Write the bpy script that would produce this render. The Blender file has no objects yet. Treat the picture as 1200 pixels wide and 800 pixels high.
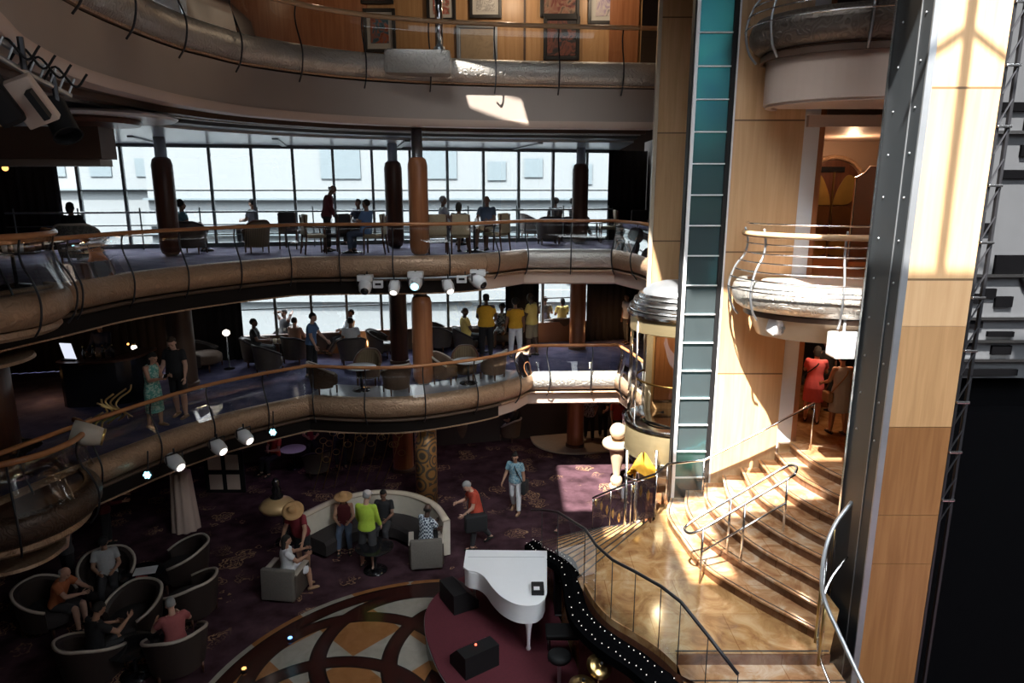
import bpy, bmesh, math, random
from mathutils import Vector, Matrix
random.seed(7)
S = bpy.context.scene
COL = S.collection
rad = math.radians
# ---------------------------------------------------------------- camera model
F = 800.0; PIT = math.atan(800/3600); CZ = 8.2
SP, CP = math.sin(PIT), math.cos(PIT)
def ray(u, v):
    x = (u-600)/F; y = (400-v)/F
    return x, CP+y*SP, -SP+y*CP
def G(u, v, z):
    d = ray(u, v); t = (z-CZ)/d[2]
    return Vector((d[0]*t, d[1]*t, z))
def D(u, v, Y):
    d = ray(u, v); t = Y/d[1]
    return Vector((d[0]*t, Y, CZ+d[2]*t))
cam = bpy.data.objects.new('camera', bpy.data.cameras.new('camera')); COL.objects.link(cam)
cam.location = (0, 0, CZ); cam.rotation_euler = (math.pi/2-PIT, 0, 0)
cam.data.sensor_width = 36; cam.data.lens = 36*F/1200; cam.data.clip_end = 400
S.camera = cam
# ---------------------------------------------------------------- materials
class NT:
    def __init__(s, name):
        s.m = bpy.data.materials.new(name); s.m.use_nodes = True
        s.n = s.m.node_tree.nodes; s.l = s.m.node_tree.links; s.n.clear()
        s.out = s.n.new('ShaderNodeOutputMaterial')
    def add(s, t, ins=None, **kw):
        n = s.n.new('ShaderNode'+t)
        for k, v in kw.items(): setattr(n, k, v)
        for k, v in (ins or {}).items():
            if isinstance(v, bpy.types.NodeSocket): s.l.new(v, n.inputs[k])
            else: n.inputs[k].default_value = v
        return n
    def math(s, op, a, b=0.0, c=0.0):
        return s.add('Math', {0: a, 1: b, 2: c}, operation=op).outputs[0]
    def mix(s, f, a, b):
        n = s.n.new('ShaderNodeMix'); n.data_type = 'RGBA'
        for i, v in ((0, f), (6, a), (7, b)):
            if isinstance(v, bpy.types.NodeSocket): s.l.new(v, n.inputs[i])
            else: n.inputs[i].default_value = v
        return n.outputs[2]
    def obj(s, scale=(1, 1, 1)):
        tc = s.add('TexCoord')
        return s.add('Mapping', {'Vector': tc.outputs['Object'], 'Scale': scale}).outputs[0]
    def bsdf(s, col, rough=.5, metal=0., bump=None, spec=.5, **kw):
        b = s.add('BsdfPrincipled', {'Base Color': col, 'Roughness': rough, 'Metallic': metal, 'Specular IOR Level': spec})
        for k, v in kw.items():
            i = b.inputs[k.replace('_', ' ')]
            if isinstance(v, bpy.types.NodeSocket): s.l.new(v, i)
            else: i.default_value = v
        if bump is not None:
            h, st, d = bump
            bn = s.add('Bump', {'Height': h, 'Strength': st, 'Distance': d})
            s.l.new(bn.outputs[0], b.inputs['Normal'])
        s.l.new(b.outputs[0], s.out.inputs[0])
        return s.m
def c4(c): return (c[0], c[1], c[2], 1.0)
MATS = {}
def plain(name, col, rough=.5, metal=0., var=.25, scale=6., bump=0., stretch=(1, 1, 1), spec=.5):
    """a procedural material: one colour broken up by noise"""
    if name in MATS: return MATS[name]
    t = NT(name); v = t.obj(stretch)
    nz = t.add('TexNoise', {'Vector': v, 'Scale': scale, 'Detail': 4.})
    dark = tuple(x*(1-var) for x in col); lite = tuple(min(1, x*(1+var)) for x in col)
    c = t.mix(nz.outputs[0], c4(dark), c4(lite))
    MATS[name] = t.bsdf(c, rough, metal, (nz.outputs[0], bump, .02) if bump else None, spec)
    return MATS[name]
def wood(name, a, b, rough=.35, stretch=(9, 9, .5), seam=None):
    t = NT(name); v = t.obj(stretch)
    nz = t.add('TexNoise', {'Vector': v, 'Scale': 1.6, 'Detail': 6., 'Distortion': .6})
    r = t.add('ValToRGB', {0: nz.outputs[0]})
    r.color_ramp.elements[0].position = .3; r.color_ramp.elements[0].color = c4(a)
    r.color_ramp.elements[1].position = .75; r.color_ramp.elements[1].color = c4(b)
    c = r.outputs[0]
    if seam:   # veneer sheets with thin joints every `seam` metres of height, each sheet a little different
        z = t.add('SeparateXYZ', {0: t.obj()}).outputs[2]
        q = t.math('DIVIDE', z, seam); fr = t.math('FRACT', q)
        wn = t.add('TexWhiteNoise', {'W': t.math('FLOOR', q)}, noise_dimensions='1D')
        c = t.mix(t.math('MULTIPLY', wn.outputs[0], .35), c, c4(tuple(x*.62 for x in a)))
        c = t.mix(t.math('LESS_THAN', fr, .012), c, c4(tuple(x*.3 for x in a)))
    MATS[name] = t.bsdf(c, rough, 0, None, .4)
    return MATS[name]
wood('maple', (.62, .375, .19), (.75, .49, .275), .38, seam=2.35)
wood('shaded_veneer', (.20, .085, .03), (.28, .13, .05), .35)
wood('half_shaded_veneer', (.38, .21, .095), (.50, .29, .14), .35)
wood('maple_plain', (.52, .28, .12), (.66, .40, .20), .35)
wood('cherry', (.30, .11, .045), (.44, .18, .08), .3)
wood('mahogany', (.055, .020, .012), (.10, .038, .02), .35)
wood('handrail_wood', (.42, .17, .07), (.56, .26, .11), .22, (2, 2, 8))
wood('pale_handrail_wood', (.60, .36, .19), (.72, .48, .28), .25, (2, 2, 8))
plain('chrome', (.75, .75, .76), .16, 1, .08)
plain('steel', (.42, .44, .47), .4, .8, .2, 3)
plain('dark_steel', (.035, .035, .04), .4, .6, .2)
plain('black', (.008, .008, .009), .6, 0, .2, spec=.3)
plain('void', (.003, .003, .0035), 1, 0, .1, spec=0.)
plain('pale_tile', (.42, .42, .45), .12, 0, .06)
plain('gold_leaf', (.34, .22, .06), .35, .6, .2)
plain('bronze_leaf', (.13, .06, .025), .35, .5, .2)
plain('black_gloss', (.012, .012, .014), .15, 0, .2)
plain('brass', (.62, .44, .18), .28, 1, .15, 3)
plain('gold_band', (.58, .46, .26), .38, .85, .2, 2, 0, (1, 1, 4))
plain('fascia_grey', (.37, .345, .34), .45, .15, .05, 1.5)
plain('shaft_grey', (.065, .068, .075), .5, .1, .15, 2)
plain('sculpture_beige', (.50, .37, .25), .45, 0, .06)
plain('mauve_wall', (.34, .24, .18), .5, 0, .12, 1)
plain('gunmetal', (.030, .035, .040), .42, .2, .25, 1.6)
plain('fascia_paint', (.37, .305, .265), .45, .15, .05, 1.5)
plain('soffit_pink', (.60, .46, .38), .5, 0, .06, 1)
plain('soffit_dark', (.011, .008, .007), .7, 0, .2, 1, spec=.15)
plain('white_paint', (.74, .74, .75), .35, 0, .03)
plain('cream', (.70, .60, .45), .45, 0, .08)
plain('ceiling_white', (.66, .70, .72), .22, 0, .04)
plain('piano_white', (.80, .81, .83), .18, 0, .02)
plain('mullion', (.16, .18, .19), .4, .4, .1)
plain('curtain', (.012, .010, .012), .85, 0, .3, 3)
plain('stage_red', (.085, .010, .018), .9, 0, .3, 40)
plain('pale_stone', (.62, .52, .40), .2, 0, .1)
plain('paper', (.72, .72, .74), .6, 0, .02)
plain('facade', (.082, .090, .094), .7, 0, .03, .2)
plain('facade_blue', (.062, .078, .086), .5, 0, .1)
plain('pier', (.056, .060, .064), .8, 0, .1, .3)
plain('dark_wall', (.030, .020, .017), .6, 0, .25, 1)
plain('brown_wall', (.10, .055, .035), .5, 0, .2, 1)
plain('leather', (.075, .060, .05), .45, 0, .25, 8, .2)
plain('grey_fabric', (.14, .125, .11), .8, 0, .2, 30, .2)
plain('brown_fabric', (.10, .060, .038), .75, 0, .3, 25, .2)
plain('dark_fabric', (.028, .022, .022), .8, 0, .3, 25)
plain('tan_fabric', (.34, .27, .17), .8, 0, .25, 25)
plain('pale_piping', (.46, .40, .34), .5, 0, .1)
plain('sofa_cream', (.62, .56, .46), .6, 0, .12, 6, .1)
plain('table_white', (.74, .76, .77), .2, 0, .03)
plain('gold_lamp', (.74, .50, .24), .34, .25, .15, 1.5)
plain('frame_black', (.018, .015, .014), .4, 0, .2)
plain('mat_board', (.62, .60, .56), .7, 0, .04)
plain('marker_red', (.30, .03, .03), .5)
plain('yellow_cloth', (.74, .38, .03), .8, 0, .2, 12, .3)
def glassmat(name, tint, refl=.10, rough=0.):
    t = NT(name)
    tr = t.add('BsdfTransparent', {'Color': c4(tint)})
    gl = t.add('BsdfGlossy', {'Color': (1, 1, 1, 1), 'Roughness': rough})
    fr = t.add('Fresnel', {'IOR': 1.35})
    f = t.math('MULTIPLY_ADD', fr.outputs[0], .9, refl*.2)
    mx = t.add('MixShader', {0: f, 1: tr.outputs[0], 2: gl.outputs[0]})
    t.l.new(mx.outputs[0], t.out.inputs[0]); MATS[name] = t.m
glassmat('glass', (.93, .95, .95)); glassmat('window_glass', (.97, .99, 1.0)); glassmat('cab_glass', (.90, .92, .90), .3)
def teal_glass():
    t = NT('teal_glass'); v = t.obj((.6, .6, .9))
    nz = t.add('TexNoise', {'Vector': v, 'Scale': 1.1, 'Detail': 3., 'Distortion': 1.})
    r = t.add('ValToRGB', {0: nz.outputs[0]})
    e = r.color_ramp.elements
    e[0].position = .35; e[0].color = (.014, .11, .14, 1); e[1].position = .7; e[1].color = (.028, .19, .18, 1)
    df = t.add('BsdfDiffuse', {'Color': (.11, .135, .145, 1)}); gl = t.add('BsdfGlossy', {'Color': r.outputs[0], 'Roughness': .22})
    mx = t.add('MixShader', {0: .62, 1: df.outputs[0], 2: gl.outputs[0]}); t.l.new(mx.outputs[0], t.out.inputs[0]); MATS['teal_glass'] = t.m
teal_glass()
def trim_scroll(name, a, b, metal):
    t = NT(name); v = t.obj()
    nz = t.add('TexNoise', {'Vector': v, 'Scale': 2.6, 'Detail': 2.})
    w = t.add('TexWave', {'Vector': v, 'Scale': 3.4, 'Distortion': 20., 'Detail': 1., 'Detail Scale': 1.5}, wave_type='RINGS')
    h = t.add('ValToRGB', {0: w.outputs[0]})
    h.color_ramp.elements[0].position = .35; h.color_ramp.elements[1].position = .65
    c = t.mix(t.math('MULTIPLY', w.outputs[0], .5), c4(a), c4(b))
    MATS[name] = t.bsdf(c, .42, metal, (h.outputs[0], .55, .03), .5)
trim_scroll('scroll_bronze', (.46, .30, .19), (.34, .21, .13), .3)
trim_scroll('antique_silver', (.20, .165, .14), (.10, .08, .065), .55)
trim_scroll('dark_bronze', (.10, .06, .04), (.05, .03, .02), .3)
trim_scroll('scroll_silver', (.50, .47, .43), (.42, .39, .35), .6)
def carpet(name, base, fl, gold, scale, amount):
    t = NT(name); v = t.obj()
    nz = t.add('TexNoise', {'Vector': v, 'Scale': 2.2, 'Detail': 6.})
    wob = t.add('TexNoise', {'Vector': v, 'Scale': 5.5, 'Detail': 2.})
    vo = t.add('TexVoronoi', {'Vector': t.add('VectorMath', {0: v, 1: t.add('VectorMath', {0: wob.outputs[1], 'Scale': .42}, operation='SCALE').outputs[0]}, operation='ADD').outputs[0], 'Scale': scale})
    rg = t.math('SINE', t.math('MULTIPLY', vo.outputs[0], 62.))
    ins = t.math('LESS_THAN', vo.outputs[0], .40)
    rings = t.math('MULTIPLY', t.math('GREATER_THAN', rg, .35), ins)
    n2 = t.add('TexNoise', {'Vector': v, 'Scale': 7., 'Detail': 3.})
    rings = t.math('MULTIPLY', rings, t.math('MULTIPLY', n2.outputs[0], amount*1.8))
    n3 = t.add('TexNoise', {'Vector': v, 'Scale': .9, 'Detail': 1.})
    rings = t.math('MULTIPLY', rings, t.add('MapRange', {'Value': n3.outputs[0], 'From Min': .42, 'From Max': .62}).outputs[0])
    c = t.mix(t.math('MULTIPLY', t.math('SUBTRACT', nz.outputs[0], .3), 2.0), c4(base), c4(fl))
    c = t.mix(rings, c, c4(gold))
    fine = t.add('TexNoise', {'Vector': v, 'Scale': 160.})
    MATS[name] = t.bsdf(c, .95, 0, (fine.outputs[0], .3, .01), .1)
carpet('carpet_plum', (.024, .011, .014), (.098, .050, .064), (.34, .20, .115), 1.4, 1.05)
carpet('carpet_navy', (.045, .045, .10), (.13, .12, .20), (.20, .17, .22), 1.2, .35)
carpet('carpet_lilac', (.09, .08, .13), (.22, .20, .27), (.30, .25, .27), 1.0, .3)
def marble(name, a, b, c_, rough=.12, scale=2.2):
    t = NT(name); v = t.obj()
    nz = t.add('TexNoise', {'Vector': v, 'Scale': scale, 'Detail': 8., 'Distortion': 1.4, 'Roughness': .62})
    r = t.add('ValToRGB', {0: nz.outputs[0]}); e = r.color_ramp.elements
    e[0].position = .32; e[0].color = c4(a); e[1].position = .70; e[1].color = c4(c_)
    m = e.new(.5); m.color = c4(b)
    bk = t.add('TexBrick', {'Vector': v, 'Scale': 1., 'Color1': (1, 1, 1, 1), 'Color2': (.86, .86, .86, 1), 'Mortar': (.6, .5, .4, 1), 'Mortar Size': .006, 'Brick Width': 1.1, 'Row Height': .9})
    x = t.n.new('ShaderNodeMix'); x.data_type = 'RGBA'; x.blend_type = 'MULTIPLY'; x.inputs[0].default_value = 1
    t.l.new(r.outputs[0], x.inputs[6]); t.l.new(bk.outputs[0], x.inputs[7])
    MATS[name] = t.bsdf(x.outputs[2], rough, 0, None, .5)
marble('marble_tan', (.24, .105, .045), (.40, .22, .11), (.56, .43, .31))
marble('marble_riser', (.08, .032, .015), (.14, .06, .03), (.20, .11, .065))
marble('marble_gold', (.24, .11, .04), (.40, .22, .09), (.54, .36, .19))
def medallion():
    """round inlaid marble floor: interlaced dark circles over orange and cream triangles"""
    t = NT('marble_medallion'); v = t.obj()
    xy = t.add('SeparateXYZ', {0: v}); flat = t.add('CombineXYZ', {0: xy.outputs[0], 1: xy.outputs[1]}).outputs[0]
    best = None
    for i in range(8):
        a = i*math.pi/4+.26
        d = t.add('VectorMath', {0: flat, 1: (1.72*math.cos(a), 1.72*math.sin(a), 0)}, operation='DISTANCE').outputs['Value']
        d = t.math('ABSOLUTE', t.math('SUBTRACT', d, 1.78))
        best = d if best is None else t.math('MINIMUM', best, d)
    rr = t.add('VectorMath', {0: flat}, operation='LENGTH').outputs['Value']
    best = t.math('MINIMUM', best, t.math('ABSOLUTE', t.math('SUBTRACT', rr, 3.72)))
    band = t.math('LESS_THAN', best, .15); core = t.math('LESS_THAN', best, .105)
    ck = t.add('TexChecker', {'Vector': t.add('Mapping', {'Vector': v, 'Rotation': (0, 0, .75)}).outputs[0], 'Scale': .92})
    nz = t.add('TexNoise', {'Vector': v, 'Scale': 3.5, 'Detail': 8., 'Distortion': 1.2})
    o = t.mix(nz.outputs[0], (.18, .065, .018, 1), (.32, .15, .06, 1)); w = t.mix(nz.outputs[0], (.20, .175, .14, 1), (.36, .33, .29, 1))
    c = t.mix(ck.outputs[1], w, o)
    c = t.mix(band, c, (.008, .006, .006, 1)); c = t.mix(core, c, (.035, .010, .008, 1))
    MATS['marble_medallion'] = t.bsdf(c, .16, 0, None, .5)
medallion()
def emit(name, col, st, base=(.1, .1, .1)):
    t = NT(name); MATS[name] = t.bsdf(c4(base), .4, 0, None, .5, Emission_Color=c4(col), Emission_Strength=st)
emit('lamp_warm', (1, .62, .28), 3.); emit('lamp_white', (1, .90, .78), 2.2); emit('pin_light', (1, .93, .85), 1.2); emit('led_cyan', (.35, .85, 1), 3.)
emit('led_red', (1, .12, .06), 3.); emit('led_blue', (.15, .35, 1), 3.); emit('lamp_amber', (1, .45, .12), 2.0)
emit('screen', (.8, .85, 1), .8)
def clothpat(name, kind, a, b, scale):
    t = NT(name); v = t.obj()
    if kind == 'check':
        tex = t.add('TexChecker', {'Vector': v, 'Scale': scale}); f = tex.outputs[1]
    elif kind == 'stripe':
        tex = t.add('TexWave', {'Vector': v, 'Scale': scale}, wave_type='BANDS', bands_direction='X'); f = tex.outputs[1]
    else:
        tex = t.add('TexNoise', {'Vector': v, 'Scale': scale, 'Detail': 1., 'Distortion': 2.})
        r = t.add('ValToRGB', {0: tex.outputs[0]}); r.color_ramp.elements[0].position = .46; r.color_ramp.elements[1].position = .54
        f = r.outputs[0]
    MATS[name] = t.bsdf(t.mix(f, c4(a), c4(b)), .85, 0, None, .2)
clothpat('check_shirt', 'check', (.62, .70, .74), (.06, .08, .12), 22)
clothpat('blue_print', 'blob', (.10, .24, .33), (.34, .46, .50), 16)
clothpat('green_print', 'blob', (.10, .34, .28), (.42, .60, .52), 14)
clothpat('dark_print', 'blob', (.03, .03, .035), (.45, .45, .46), 18)
clothpat('paisley', 'blob', (.10, .095, .085), (.17, .16, .135), 14)
clothpat('stripe_fabric', 'stripe', (.20, .15, .09), (.10, .07, .045), 9)
def scroll_column():
    t = NT('scroll_column'); v = t.obj((1, 1, .8))
    w = t.add('TexVoronoi', {'Vector': v, 'Scale': 3.2})
    f = t.math('GREATER_THAN', t.math('SINE', t.math('MULTIPLY', w.outputs[0], 26.)), .1)
    MATS['scroll_column'] = t.bsdf(t.mix(f, (.50, .26, .085, 1), (.13, .10, .075, 1)), .4, .2, (f, .5, .02))
scroll_column()
def door_mat():
    t = NT('butterfly_door'); v = t.obj()
    w = t.add('TexWave', {'Vector': t.add('VectorMath', {0: v}, operation='ABSOLUTE').outputs[0], 'Scale': 1.0, 'Distortion': 2.5}, wave_type='RINGS')
    r = t.add('ValToRGB', {0: w.outputs[1]}); r.color_ramp.elements[0].position = .45; r.color_ramp.elements[1].position = .55
    MATS['butterfly_door'] = t.bsdf(t.mix(r.outputs[0], (.05, .018, .008, 1), (.26, .14, .035, 1)), .3, .4)
door_mat()
def art(name, cs, scale):
    t = NT(name); v = t.obj((1, 1, 1))
    nz = t.add('TexNoise', {'Vector': v, 'Scale': scale, 'Detail': 3., 'Distortion': 2.5})
    r = t.add('ValToRGB', {0: nz.outputs[0]}); e = r.color_ramp.elements
    e[0].position = .3; e[0].color = c4(cs[0]); e[1].position = .7; e[1].color = c4(cs[-1])
    for i, c in enumerate(cs[1:-1]): q = e.new(.3+.4*(i+1)/(len(cs)-1)); q.color = c4(c)
    MATS[name] = t.bsdf(r.outputs[0], .5)
art('art_fire', [(.02, .03, .05), (.05, .14, .20), (.45, .12, .05), (.10, .02, .02)], 2.5)
art('art_dancer', [(.012, .012, .014), (.03, .025, .03), (.22, .07, .05), (.02, .02, .025)], 2)
art('art_sea', [(.15, .12, .30), (.45, .35, .45), (.62, .55, .50), (.12, .10, .16)], 2)
art('art_sketch', [(.70, .69, .66), (.66, .64, .60), (.35, .33, .32), (.72, .70, .67)], 4)
art('art_flower', [(.66, .60, .50), (.62, .50, .42), (.50, .10, .08), (.16, .25, .16)], 3)
art('art_rose', [(.02, .012, .015), (.20, .05, .04), (.30, .18, .12), (.015, .012, .015)], 2)
art('art_beige', [(.36, .26, .17), (.42, .31, .20), (.46, .34, .22), (.38, .28, .18)], 2)
def cm(name, col, rough=.85): return plain(name, col, rough, 0, .12, 20)
for n_, c_ in dict(skin_fair=(.56, .33, .24), skin_tan=(.42, .23, .15), skin_brown=(.20, .10, .065), skin_dark=(.075, .04, .028)).items():
    plain(n_, c_, .5, 0, .08, 12)
for n_, c_ in dict(cloth_black=(.012, .012, .014), cloth_charcoal=(.04, .04, .045), cloth_white=(.70, .71, .74), cloth_yellow=(.78, .42, .03),
        cloth_pale_yellow=(.80, .60, .18), cloth_lime=(.42, .60, .06), cloth_red=(.48, .065, .035), cloth_maroon=(.22, .02, .03), cloth_pink=(.68, .14, .17),
        cloth_grey=(.42, .43, .44), cloth_blue=(.09, .17, .33), cloth_navy=(.02, .025, .05), cloth_teal=(.05, .14, .17), cloth_khaki=(.28, .22, .14),
        cloth_orange=(.42, .13, .05), cloth_denim=(.07, .10, .16), cloth_rose=(.36, .10, .10), cloth_wine=(.10, .012, .016), straw=(.52, .30, .13),
        hair_black=(.010, .008, .007), hair_brown=(.045, .024, .014), hair_grey=(.30, .30, .30), hair_white=(.55, .55, .53), cap_white=(.62, .56, .54),
        shoe_black=(.012, .012, .012), shoe_tan=(.30, .18, .10), shoe_white=(.6, .6, .6), iris=(.02, .015, .012)).items(): cm(n_, c_)
# ---------------------------------------------------------------- mesh builder
class MB:
    def __init__(s): s.v = []; s.f = []
    def put(s, vs, fs):
        o = len(s.v); s.v += [tuple(v) for v in vs]; s.f += [tuple(i+o for i in f) for f in fs]; return s
    def box(s, c, size, rz=0., rx=0., ry=0.):
        m = Matrix.Rotation(rz, 3, 'Z') @ Matrix.Rotation(ry, 3, 'Y') @ Matrix.Rotation(rx, 3, 'X'); c = Vector(c)
        h = [x/2 for x in size]
        vs = [c+m @ Vector((sx*h[0], sy*h[1], sz*h[2])) for sz in (-1, 1) for sy in (-1, 1) for sx in (-1, 1)]
        return s.put(vs, [(0, 2, 3, 1), (4, 5, 7, 6), (0, 1, 5, 4), (2, 6, 7, 3), (0, 4, 6, 2), (1, 3, 7, 5)])
    def rbox(s, c, size, r=.02, rz=0., rx=0., ry=0.):
        """box with bevelled edges"""
        bm = bmesh.new(); bmesh.ops.create_cube(bm, size=1)
        for v in bm.verts: v.co = Vector((v.co.x*size[0], v.co.y*size[1], v.co.z*size[2]))
        bmesh.ops.bevel(bm, geom=bm.edges[:], offset=min(r, min(size)*.45), segments=2, affect='EDGES', profile=.6)
        m = Matrix.Translation(Vector(c)) @ Matrix.Rotation(rz, 4, 'Z') @ Matrix.Rotation(ry, 4, 'Y') @ Matrix.Rotation(rx, 4, 'X')
        bm.verts.index_update()
        s.put([m @ v.co for v in bm.verts], [[v.index for v in f.verts] for f in bm.faces]); bm.free(); return s
    def tube(s, pts, r, n=8, closed=False, caps=True):
        pts = [Vector(p) for p in pts]; N = len(pts); rs = r if isinstance(r, (list, tuple)) else [r]*N
        up = None; rings = []
        for i, p in enumerate(pts):
            a = pts[(i-1) % N] if (closed or i > 0) else p; b = pts[(i+1) % N] if (closed or i < N-1) else p
            d = (b-a).normalized()
            if up is None: up = d.orthogonal().normalized()
            up = (up-d*up.dot(d))
            up = up.normalized() if up.length > 1e-6 else d.orthogonal().normalized()
            q = d.cross(up)
            rings.append([p+(up*math.cos(2*math.pi*k/n)+q*math.sin(2*math.pi*k/n))*rs[i] for k in range(n)])
        vs = [v for g in rings for v in g]; fs = []
        for i in range(N if closed else N-1):
            j = (i+1) % N
            for k in range(n): fs.append((i*n+k, i*n+(k+1) % n, j*n+(k+1) % n, j*n+k))
        if caps and not closed: fs += [tuple(range(n))[::-1], tuple((N-1)*n+k for k in range(n))]
        return s.put(vs, fs)
    def lathe(s, prof, c=(0, 0, 0), n=24, axis=None, sx=1., sy=1.):
        c = Vector(c); m = Vector((0, 0, 1)).rotation_difference(Vector(axis)).to_matrix() if axis else Matrix.Identity(3)
        vs = []
        for r, z in prof:
            for k in range(n): vs.append(c+m @ Vector((r*sx*math.cos(2*math.pi*k/n), r*sy*math.sin(2*math.pi*k/n), z)))
        fs = []
        for i in range(len(prof)-1):
            for k in range(n): fs.append((i*n+k, i*n+(k+1) % n, (i+1)*n+(k+1) % n, (i+1)*n+k))
        if prof[0][0] > 1e-4: fs.append(tuple(range(n))[::-1])
        if prof[-1][0] > 1e-4: fs.append(tuple((len(prof)-1)*n+k for k in range(n)))
        return s.put(vs, fs)
    def sphere(s, c, r, nu=12, nv=8, m=None):
        r = (r, r, r) if not isinstance(r, (tuple, list)) else r; c = Vector(c); vs = [None]; fs = []
        vs = [Vector((0, 0, r[2]))]
        for i in range(1, nv):
            a = math.pi*i/nv
            for k in range(nu): vs.append(Vector((r[0]*math.sin(a)*math.cos(2*math.pi*k/nu), r[1]*math.sin(a)*math.sin(2*math.pi*k/nu), r[2]*math.cos(a))))
        vs.append(Vector((0, 0, -r[2]))); L = len(vs)-1
        for k in range(nu):
            fs.append((0, 1+k, 1+(k+1) % nu)); fs.append((L, L-nu+(k+1) % nu, L-nu+k))
        for i in range(nv-2):
            for k in range(nu): a = 1+i*nu; fs.append((a+k, a+nu+k, a+nu+(k+1) % nu, a+(k+1) % nu))
        return s.put([c+(m @ v if m else v) for v in vs], fs)
    def cap(s, a, b, ra, rb, n=12):
        """tapered limb with round ends"""
        a, b = Vector(a), Vector(b)
        s.sphere(a, ra, n, 8); s.sphere(b, rb, n, 8); return s.tube([a, b], [ra, rb], n)
    def prism(s, poly, z0, z1):
        n = len(poly)
        vs = [(p[0], p[1], z0) for p in poly]+[(p[0], p[1], z1) for p in poly]
        return s.put(vs, [tuple(range(n))[::-1], tuple(range(n, 2*n))]+[(i, (i+1) % n, n+(i+1) % n, n+i) for i in range(n)])
    def sweep(s, path, prof, closed_prof=True, z=0.):
        """profile (offset to the right of the path, height) carried along a plan path"""
        P = [Vector((p[0], p[1])) for p in path]; N = len(P); nr = norms(P); K = len(prof); vs = []; fs = []
        for i in range(N):
            for o, h in prof: q = P[i]+nr[i]*o; vs.append((q.x, q.y, h+z))
        for i in range(N-1):
            for k in range(K if closed_prof else K-1): fs.append((i*K+k, (i+1)*K+k, (i+1)*K+(k+1) % K, i*K+(k+1) % K))
        if closed_prof: fs += [tuple(range(K)), tuple((N-1)*K+k for k in range(K))[::-1]]
        return s.put(vs, fs)
    def build(s, name, mat, parent=None, smooth=False, world=True):
        me = bpy.data.meshes.new(name)
        off = parent.matrix_basis.inverted() if (parent is not None and world) else None
        if off is not None and parent.parent is not None: off = (parent.parent.matrix_basis @ parent.matrix_basis).inverted()
        me.from_pydata([off @ Vector(v) for v in s.v] if off is not None else s.v, [], s.f)
        bm = bmesh.new(); bm.from_mesh(me); bmesh.ops.recalc_face_normals(bm, faces=bm.faces); bm.to_mesh(me); bm.free()
        return link(name, me, mat, parent, smooth)
def norms(P):
    out = []
    for i in range(len(P)):
        ds = []
        if i > 0: ds.append((P[i]-P[i-1]).normalized())
        if i < len(P)-1: ds.append((P[i+1]-P[i]).normalized())
        ns = [Vector((d.y, -d.x)) for d in ds]
        n = sum(ns, Vector((0, 0))).normalized()
        out.append(n/max(.55, n.dot(ns[0])))
    return out
def link(name, me, mat, parent=None, smooth=False):
    o = bpy.data.objects.new(name, me); COL.objects.link(o)
    if mat: me.materials.clear(); me.materials.append(MATS[mat] if isinstance(mat, str) else mat)
    if smooth == 'auto':
        me.polygons.foreach_set('use_smooth', [True]*len(me.polygons)); me.set_sharp_from_angle(angle=rad(38))
    elif smooth: me.polygons.foreach_set('use_smooth', [True]*len(me.polygons))
    if parent: o.parent = parent
    return o
def tag(o, label, cat, group=None, kind=None):
    o['label'] = label; o['category'] = cat
    if group: o['group'] = group
    if kind: o['kind'] = kind
    return o
def thing(name, label, cat, loc=(0, 0, 0), rz=0., group=None):
    o = bpy.data.objects.new(name, None); COL.objects.link(o); o.empty_display_size = .1
    o.matrix_basis = Matrix.Translation(Vector(loc)) @ Matrix.Rotation(rz, 4, 'Z')
    return tag(o, label, cat, group)
def struct(name, mb, mat, smooth=False):
    o = mb.build(name, mat, None, smooth); o['kind'] = 'structure'; return o
def dup(root, loc, rz, label, group=None, mats=None):
    def cp(o, par):
        c = o.copy(); COL.objects.link(c); c.parent = par
        if mats and o.type == 'MESH' and o.active_material and o.active_material.name in mats:
            c.material_slots[0].link = 'OBJECT'; c.material_slots[0].material = MATS[mats[o.active_material.name]]
        for ch in o.children: cp(ch, c)
        return c
    r = cp(root, None); r.matrix_basis = Matrix.Translation(Vector(loc)) @ Matrix.Rotation(rz, 4, 'Z')
    r['label'] = label
    if group: r['group'] = group
    return r
def smoothpath(pts, n=6):
    """Catmull-Rom through plan or space points"""
    P = [Vector(p) for p in pts]; out = []
    for i in range(len(P)-1):
        a = P[i-1] if i else P[i]*2-P[i+1]; b, c = P[i], P[i+1]; d = P[i+2] if i+2 < len(P) else c*2-b
        for k in range(n):
            t = k/n
            out.append(.5*((2*b)+(c-a)*t+(2*a-5*b+4*c-d)*t*t+(3*b-a-3*c+d)*t**3))
    return out+[P[-1]]
# ---------------------------------------------------------------- people
def remeshed(mb, voxel, it=4):
    me = bpy.data.meshes.new('m'); me.from_pydata(mb.v, [], mb.f)
    bm = bmesh.new(); bm.from_mesh(me); bmesh.ops.recalc_face_normals(bm, faces=bm.faces); bm.to_mesh(me); bm.free()
    o = bpy.data.objects.new('m', me); COL.objects.link(o)
    r = o.modifiers.new('r', 'REMESH'); r.mode = 'VOXEL'; r.voxel_size = voxel
    q = o.modifiers.new('s', 'SMOOTH'); q.factor = .5; q.iterations = it
    dg = bpy.context.evaluated_depsgraph_get()
    out = bpy.data.meshes.new_from_object(o.evaluated_get(dg))
    bpy.data.objects.remove(o); bpy.data.meshes.remove(me)
    return out
STAND = dict(lean=2, hip=(4, -4), knee=(4, 4), spread=4, sh=(6, -4), abd=(9, 9), el=(14, 14), inw=(0, 0), head=(6, 0), sit=None)
SIT = dict(lean=-6, hip=(84, 86), knee=(86, 82), spread=9, sh=(22, 26), abd=(12, 12), el=(62, 58), inw=(25, 25), head=(10, 0), sit=.44)
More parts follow.
